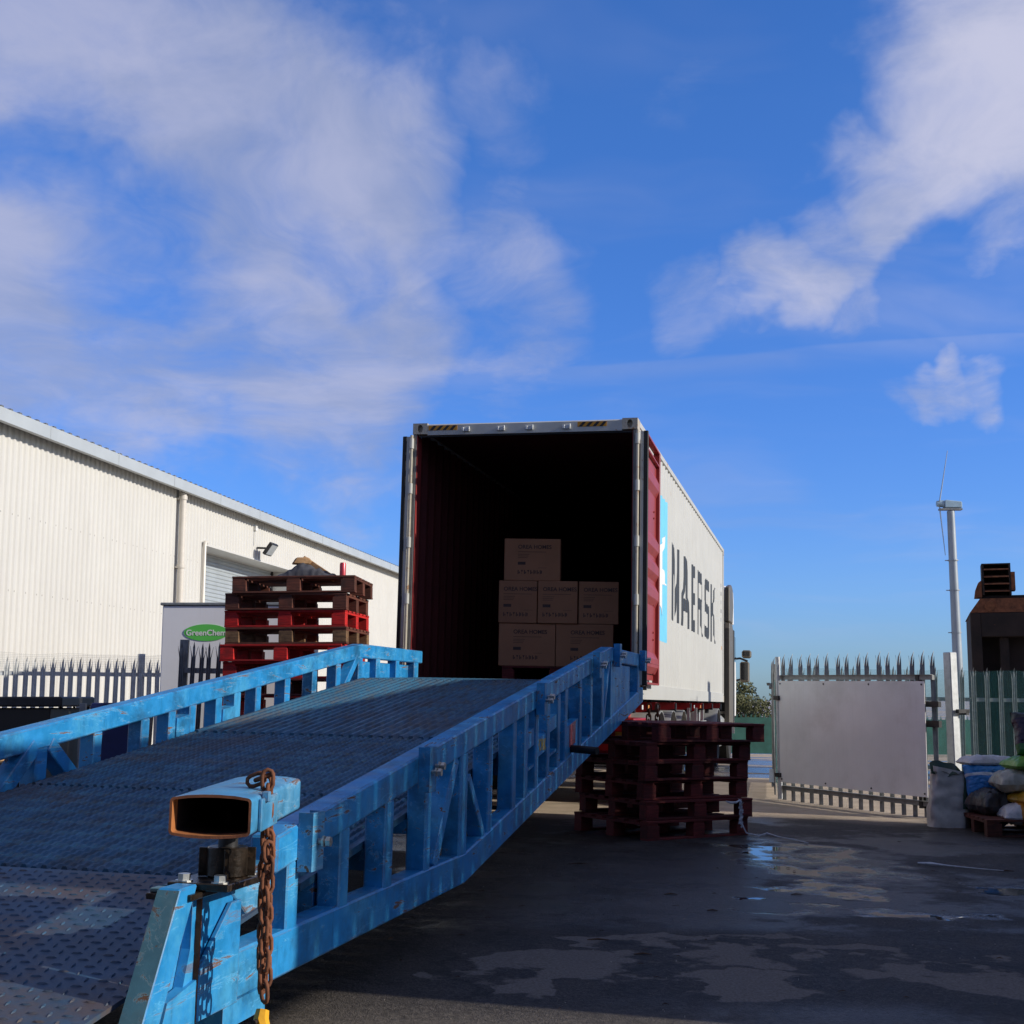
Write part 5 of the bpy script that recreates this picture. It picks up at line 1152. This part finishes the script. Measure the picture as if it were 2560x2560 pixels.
# ------------------------------------------------------------------ grey cabinet with green logo, and clutter behind the ramp
cb = thing('storage_cabinet', gp(-2.95, 14.38), 'tall grey cabinet with green oval logo behind the pallets', 'cabinet')
zc = -zg(-2.95, 14.38)
MB().box(-.815, .70, 0, 1.2, .08, 2.155 + zc).build('cabinet_body', M['panel_grey'], cb, bevel=.012)
MB().box(-.835, .72, -.02, 1.22, 2.155 + zc, 2.185 + zc).build('cabinet_lid', M['galv'], cb, bevel=.006)
n = 40; m = MB(); m.prism([(-.335 + .24 * cos(2 * pi * k / n), 1.862 + zc + .090 * sin(2 * pi * k / n)) for k in range(n)], -.006, -.001, 'y'); lgo = m.build('logo_oval', M['logo_green'], cb)
lt = obj('logo_lettering', text_mesh('logo_lettering', 'GreenChem', .086, M['print_white'], bold=.0016), lgo); lt.matrix_local = T(-.335, -.008, 1.858 + zc) @ RX(90)
bkx = thing('black_skip', gp(-5.05, 14.0), 'black steel bin at the left edge behind the ramp rail', 'bin')
z_ = -zg(-5.05, 14.0)
MB().prism([(-1.3, .12), (.24, .12), (.26, 1.06 + z_), (-1.3, 1.06 + z_)], .0, 1.0, 'y').build('bin_body', M['hazblack'], bkx, bevel=.01)
MB().box(-1.32, .39, -.05, 1.05, 1.075 + z_, 1.18 + z_).build('bin_lid', M['darkmetal'], bkx, bevel=.015)
for x in (-.9, .1): MB().box(x, x + .1, .1, .9, 0, .12).build('foot', M['darkmetal'], bkx)
tb = thing('tan_box', gp(-5.02, 13.2, .45), 'pale brown cardboard box at the left edge under the rail', 'box')
MB().box(-.5, .02, 0, .4, 0, .24).build('box_body', M['tan'], tb, bevel=.004); MB().box(-.27, -.21, -.001, .401, .2401, .2412).build('tape', M['tape'], tb)
cr = thing('grey_crate', gp(-5.02, 13.2), 'dark grey crate under the pale brown box', 'crate')
MB().box(-.55, .06, -.02, .45, 0, .40).box(-.57, .08, -.04, .47, .40, .445).build('crate_body', M['darkmetal'], cr, bevel=.008)
MB().box(-.17, -.07, -.0225, -.0205, .22, .30).build('crate_label', M['white'], cr)
hp = thing('hoop_trolley', gp(-5.0, 15.0), 'black steel trolley with bent tube handle behind the ramp rail', 'trolley')
z_ = -zg(-5, 15)
MB().tube([(-.02, 0, .25), (-.02, 0, 1.10 + z_), (.02, 0, 1.16 + z_), (.24, 0, 1.16 + z_), (.285, 0, 1.10 + z_), (.285, 0, .25)], .018, 8).tube([(.13, 0, .25), (.13, 0, 1.15 + z_)], .014, 8).build('handle', M['black'], hp, smooth=True)
MB().box(-.10, .42, -.02, .75, .17, .25).build('bed', M['darkmetal'], hp, bevel=.008)
for x in (-.02, .34):
    for y in (.08, .65): MB().tube([(x - .02, y, .085), (x + .02, y, .085)], .085, 14).build('caster', M['black'], hp, smooth=True)
nb_ = thing('navy_bin', gp(-3.88, 13.5), 'dark navy plastic bin seen through the ramp rail', 'bin')
MB().prism([(-.20, .05), (.20, .05), (.24, .98), (-.24, .98)], -.24, .24, 'y').build('bin_body', M['navy'], nb_, bevel=.02)
MB().prism([(-.27, .98), (.27, .98), (.25, 1.04), (-.25, 1.04)], -.27, .27, 'y').build('bin_lid', M['navy'], nb_, bevel=.01)
for y in (-.16, .16): MB().tube([(-.14, y, .06), (.14, y, .06)], .06, 10).build('bin_wheel', M['black'], nb_)
gpo = thing('steel_post', gp(-4.42, 13.9), 'thin grey steel post standing behind the ramp rail', 'post')
MB().box(-.03, .03, -.03, .03, 0, 1.02).box(-.10, .10, -.10, .10, 0, .012).build('post_body', M['galv'], gpo, bevel=.003)

# ------------------------------------------------------------------ plastic film and cord on the right pallet stack
pf = thing('plastic_film', T(1.985, 12.12, .0), 'white crumpled plastic film caught on the low pallet stack', 'film')
def film(u, v):
    z = .27 - .24 * u; w = .010 + .022 * abs(sin(u * 2.6 + .3)); q = noise.noise(Vector((u * 9, v * 3, 2)))
    return (.045 + (v - .5) * w + .018 * q, -.03 + .02 * noise.noise(Vector((u * 9, v * 4, 8))), z + .01 * q)
MB().grid(26, 7, film).build('hanging_film', M['rope'], pf, smooth=True, solid=.0015, angle=70)
MB().tube([(-.10, -.12, .262), (-.06, -.135, .250), (-.01, -.12, .252), (.03, -.07, .268)], [.005, .011, .010, .006], 7).build('film_loop', M['rope'], pf, smooth=True)
pts = [(.05, -.03, .06), (.09, -.02, -.02), (.20, -.03, -.044), (.30, .12, -.040), (.36, -.10, -.047), (.45, -.28, -.049), (.52, -.55, -.050)]
MB().tube([(a, b, c) for a, b, c in pts], [.008, .006, .006, .011, .005, .004, .003], 6).build('trailing_cord', M['rope'], pf, smooth=True)
cd2 = thing('loose_cord', T(3.05, 10.15, zg(3.05, 10.15) + .004), 'thin pale cord lying on the wet asphalt at right', 'cord')
MB().tube([(0, .15, .01), (.08, .10, .012), (.18, .05, .004), (.34, -.10, .002), (.5, -.25, .002)], [.006, .012, .006, .003, .002], 5).build('cord_body', M['rope'], cd2, smooth=True)

# twigs, chips and grit
m = MB(); rnd = random.Random(11)
for _ in range(70):
    x, y = rnd.uniform(-.6, 4.4), rnd.uniform(5.3, 12.5); a = rnd.uniform(-.4, .4); L = rnd.uniform(.006, .022); z = zg(x, y) + .004; r_ = rnd.uniform(.0015, .003)
    m.tube([(x - L * cos(a), y - L * sin(a), z), (x, y + .006, z + r_), (x + L * cos(a), y + L * sin(a), z)], [r_ * .5, r_, r_ * .4], 5)
for (px_, py_, L) in ((0.43, 6.9, .09), (.62, 6.55, .07), (1.78, 8.6, .06), (.98, 8.5, .07), (1.15, 7.9, .05), (2.6, 6.2, .05), (.48, 9.9, .12), (3.6, 10, .1)):
    z = zg(px_, py_); m.tube([(px_ - L * .6, py_, z + .003), (px_, py_ + .008, z + .006), (px_ + L * .6, py_ - .006, z + .003)], [.002, .005, .002], 6)
tag(m.build('ground_litter', M['twig']), 'scattered twigs and wood chips on the wet asphalt', 'litter', kind='stuff')
m = MB()
for _ in range(420):
    x, y = rnd.uniform(-1.2, 4.6), rnd.uniform(4.9, 12.5); r_ = rnd.uniform(.002, .006); z = zg(x, y) + r_ * .4
    a, b, c = [Vector((rnd.gauss(0, 1), rnd.gauss(0, 1), rnd.gauss(0, 1))).normalized() * r_ for _ in range(3)]
    p_ = Vector((x, y, z)); m.add([p_ + a, p_ + b, p_ + c, p_ - a - b], [(0, 1, 2), (0, 2, 3), (0, 3, 1), (1, 3, 2)])
tag(m.build('loose_grit', M['conc']), 'loose pale grit scattered over the wet asphalt', 'grit', kind='stuff')

# ------------------------------------------------------------------ unseen container and hoarding added beyond the right edge to shade the yard
def side_container(name, x0, y0, y1, z0, z1, mt, label):
    c_ = thing(name, F @ T(x0, y0, z0), label, 'shipping container'); L = y1 - y0; h = z1 - z0; W_ = 2.43
    for a, b in ((.03, 0), (W_ - .03, 1)):
        m = MB(); us = []; u = .1
        while u < L - .1: us += [(u, 0), (u + .07, 0), (u + .14, .036), (u + .21, .036)]; u += .278
        for u, q in us: x = a + (q if b == 0 else -q); m.v += [(x, u, .1), (x, u, h - .05)]
        m.f = [(2 * i, 2 * i + 2, 2 * i + 3, 2 * i + 1) for i in range(len(us) - 1)]; m.build('side_wall', mt, c_, recalc=False, solid=.003)
    for x in (0, W_ - .12):
        for y in (0, L - .12): MB().box(x, x + .12, y, y + .12, 0, h).build('corner_post', mt, c_)
        for z in (0, h - .12): MB().box(x, x + .12, .12, L - .12, z, z + .12).build('rail', mt, c_)
    MB().box(.05, W_ - .05, .05, .09, .05, h - .02).build('end_wall', mt, c_); MB().box(.05, W_ - .05, L - .09, L - .05, .05, h - .02).build('end_wall', mt, c_)
    MB().box(.05, W_ - .05, .09, L - .09, h - .06, h - .03).build('roof_sheet', mt, c_)
M['cgreen'] = mat('storage_container_green', (.05, .12, .09), .5, rust=.2)
M['cgrey'] = mat('storage_container_grey', (.22, .23, .24), .5, rust=.2)
side_container('shade_container', 6.9, -8.35, .65, 0, 2.60, M['cgreen'], 'unseen green container added right of the yard to cast its shade')
hd = thing('shade_hoarding', F @ T(6.9, -9.2, 2.602), 'unseen grey boards added on the green container to shape its shadow', 'hoarding')
hbm = MB().box(0, .022, .003, .197, 0, 1.80).mesh('board', M['cgrey'])
for k in range(46):
    o = obj('board', hbm, hd); o.location = (0, k * .2, random.uniform(-.006, .006))
for z in (.25, 1.5): MB().box(.023, .07, 0, 9.2, z, z + .09).build('rail', M['wood_raw'], hd)
for y in (.9, 3.2, 5.5, 7.8, 9.1): MB().box(.071, .12, y - .04, y + .04, 0, 1.75).build('stay', M['wood_raw'], hd)

# ------------------------------------------------------------------ unseen brick hall added behind the camera to block sky light
M['brick'] = mat('dark_brick', (.13, .07, .05), .9, var=.3, vs=8, bump=.3)
hall = thing('blocker_hall', T(-14, -9.5, -.3), 'unseen dark brick hall added behind the viewpoint to darken the container', 'building')
MB().box(0, 19, -12, 0, 0, 9.5).build('blocker_wall', M['brick'], hall)
MB().prism([(-12.4, 9.5), (.4, 9.5), (.4, 9.75), (-6, 12), (-12.4, 9.75)], -.4, 19.4, 'x').build('blocker_roof', M['roof'], hall)
for k in range(4):
    w_ = MB().box(1.5 + k * 4.4, 4.0 + k * 4.4, .001, .06, 1.2, 4.2).build('window', M['darkmetal'], hall)
    MB().box(1.6 + k * 4.4, 3.9 + k * 4.4, .061, .07, 1.3, 4.1).build('pane', M['glass_dark'], w_)
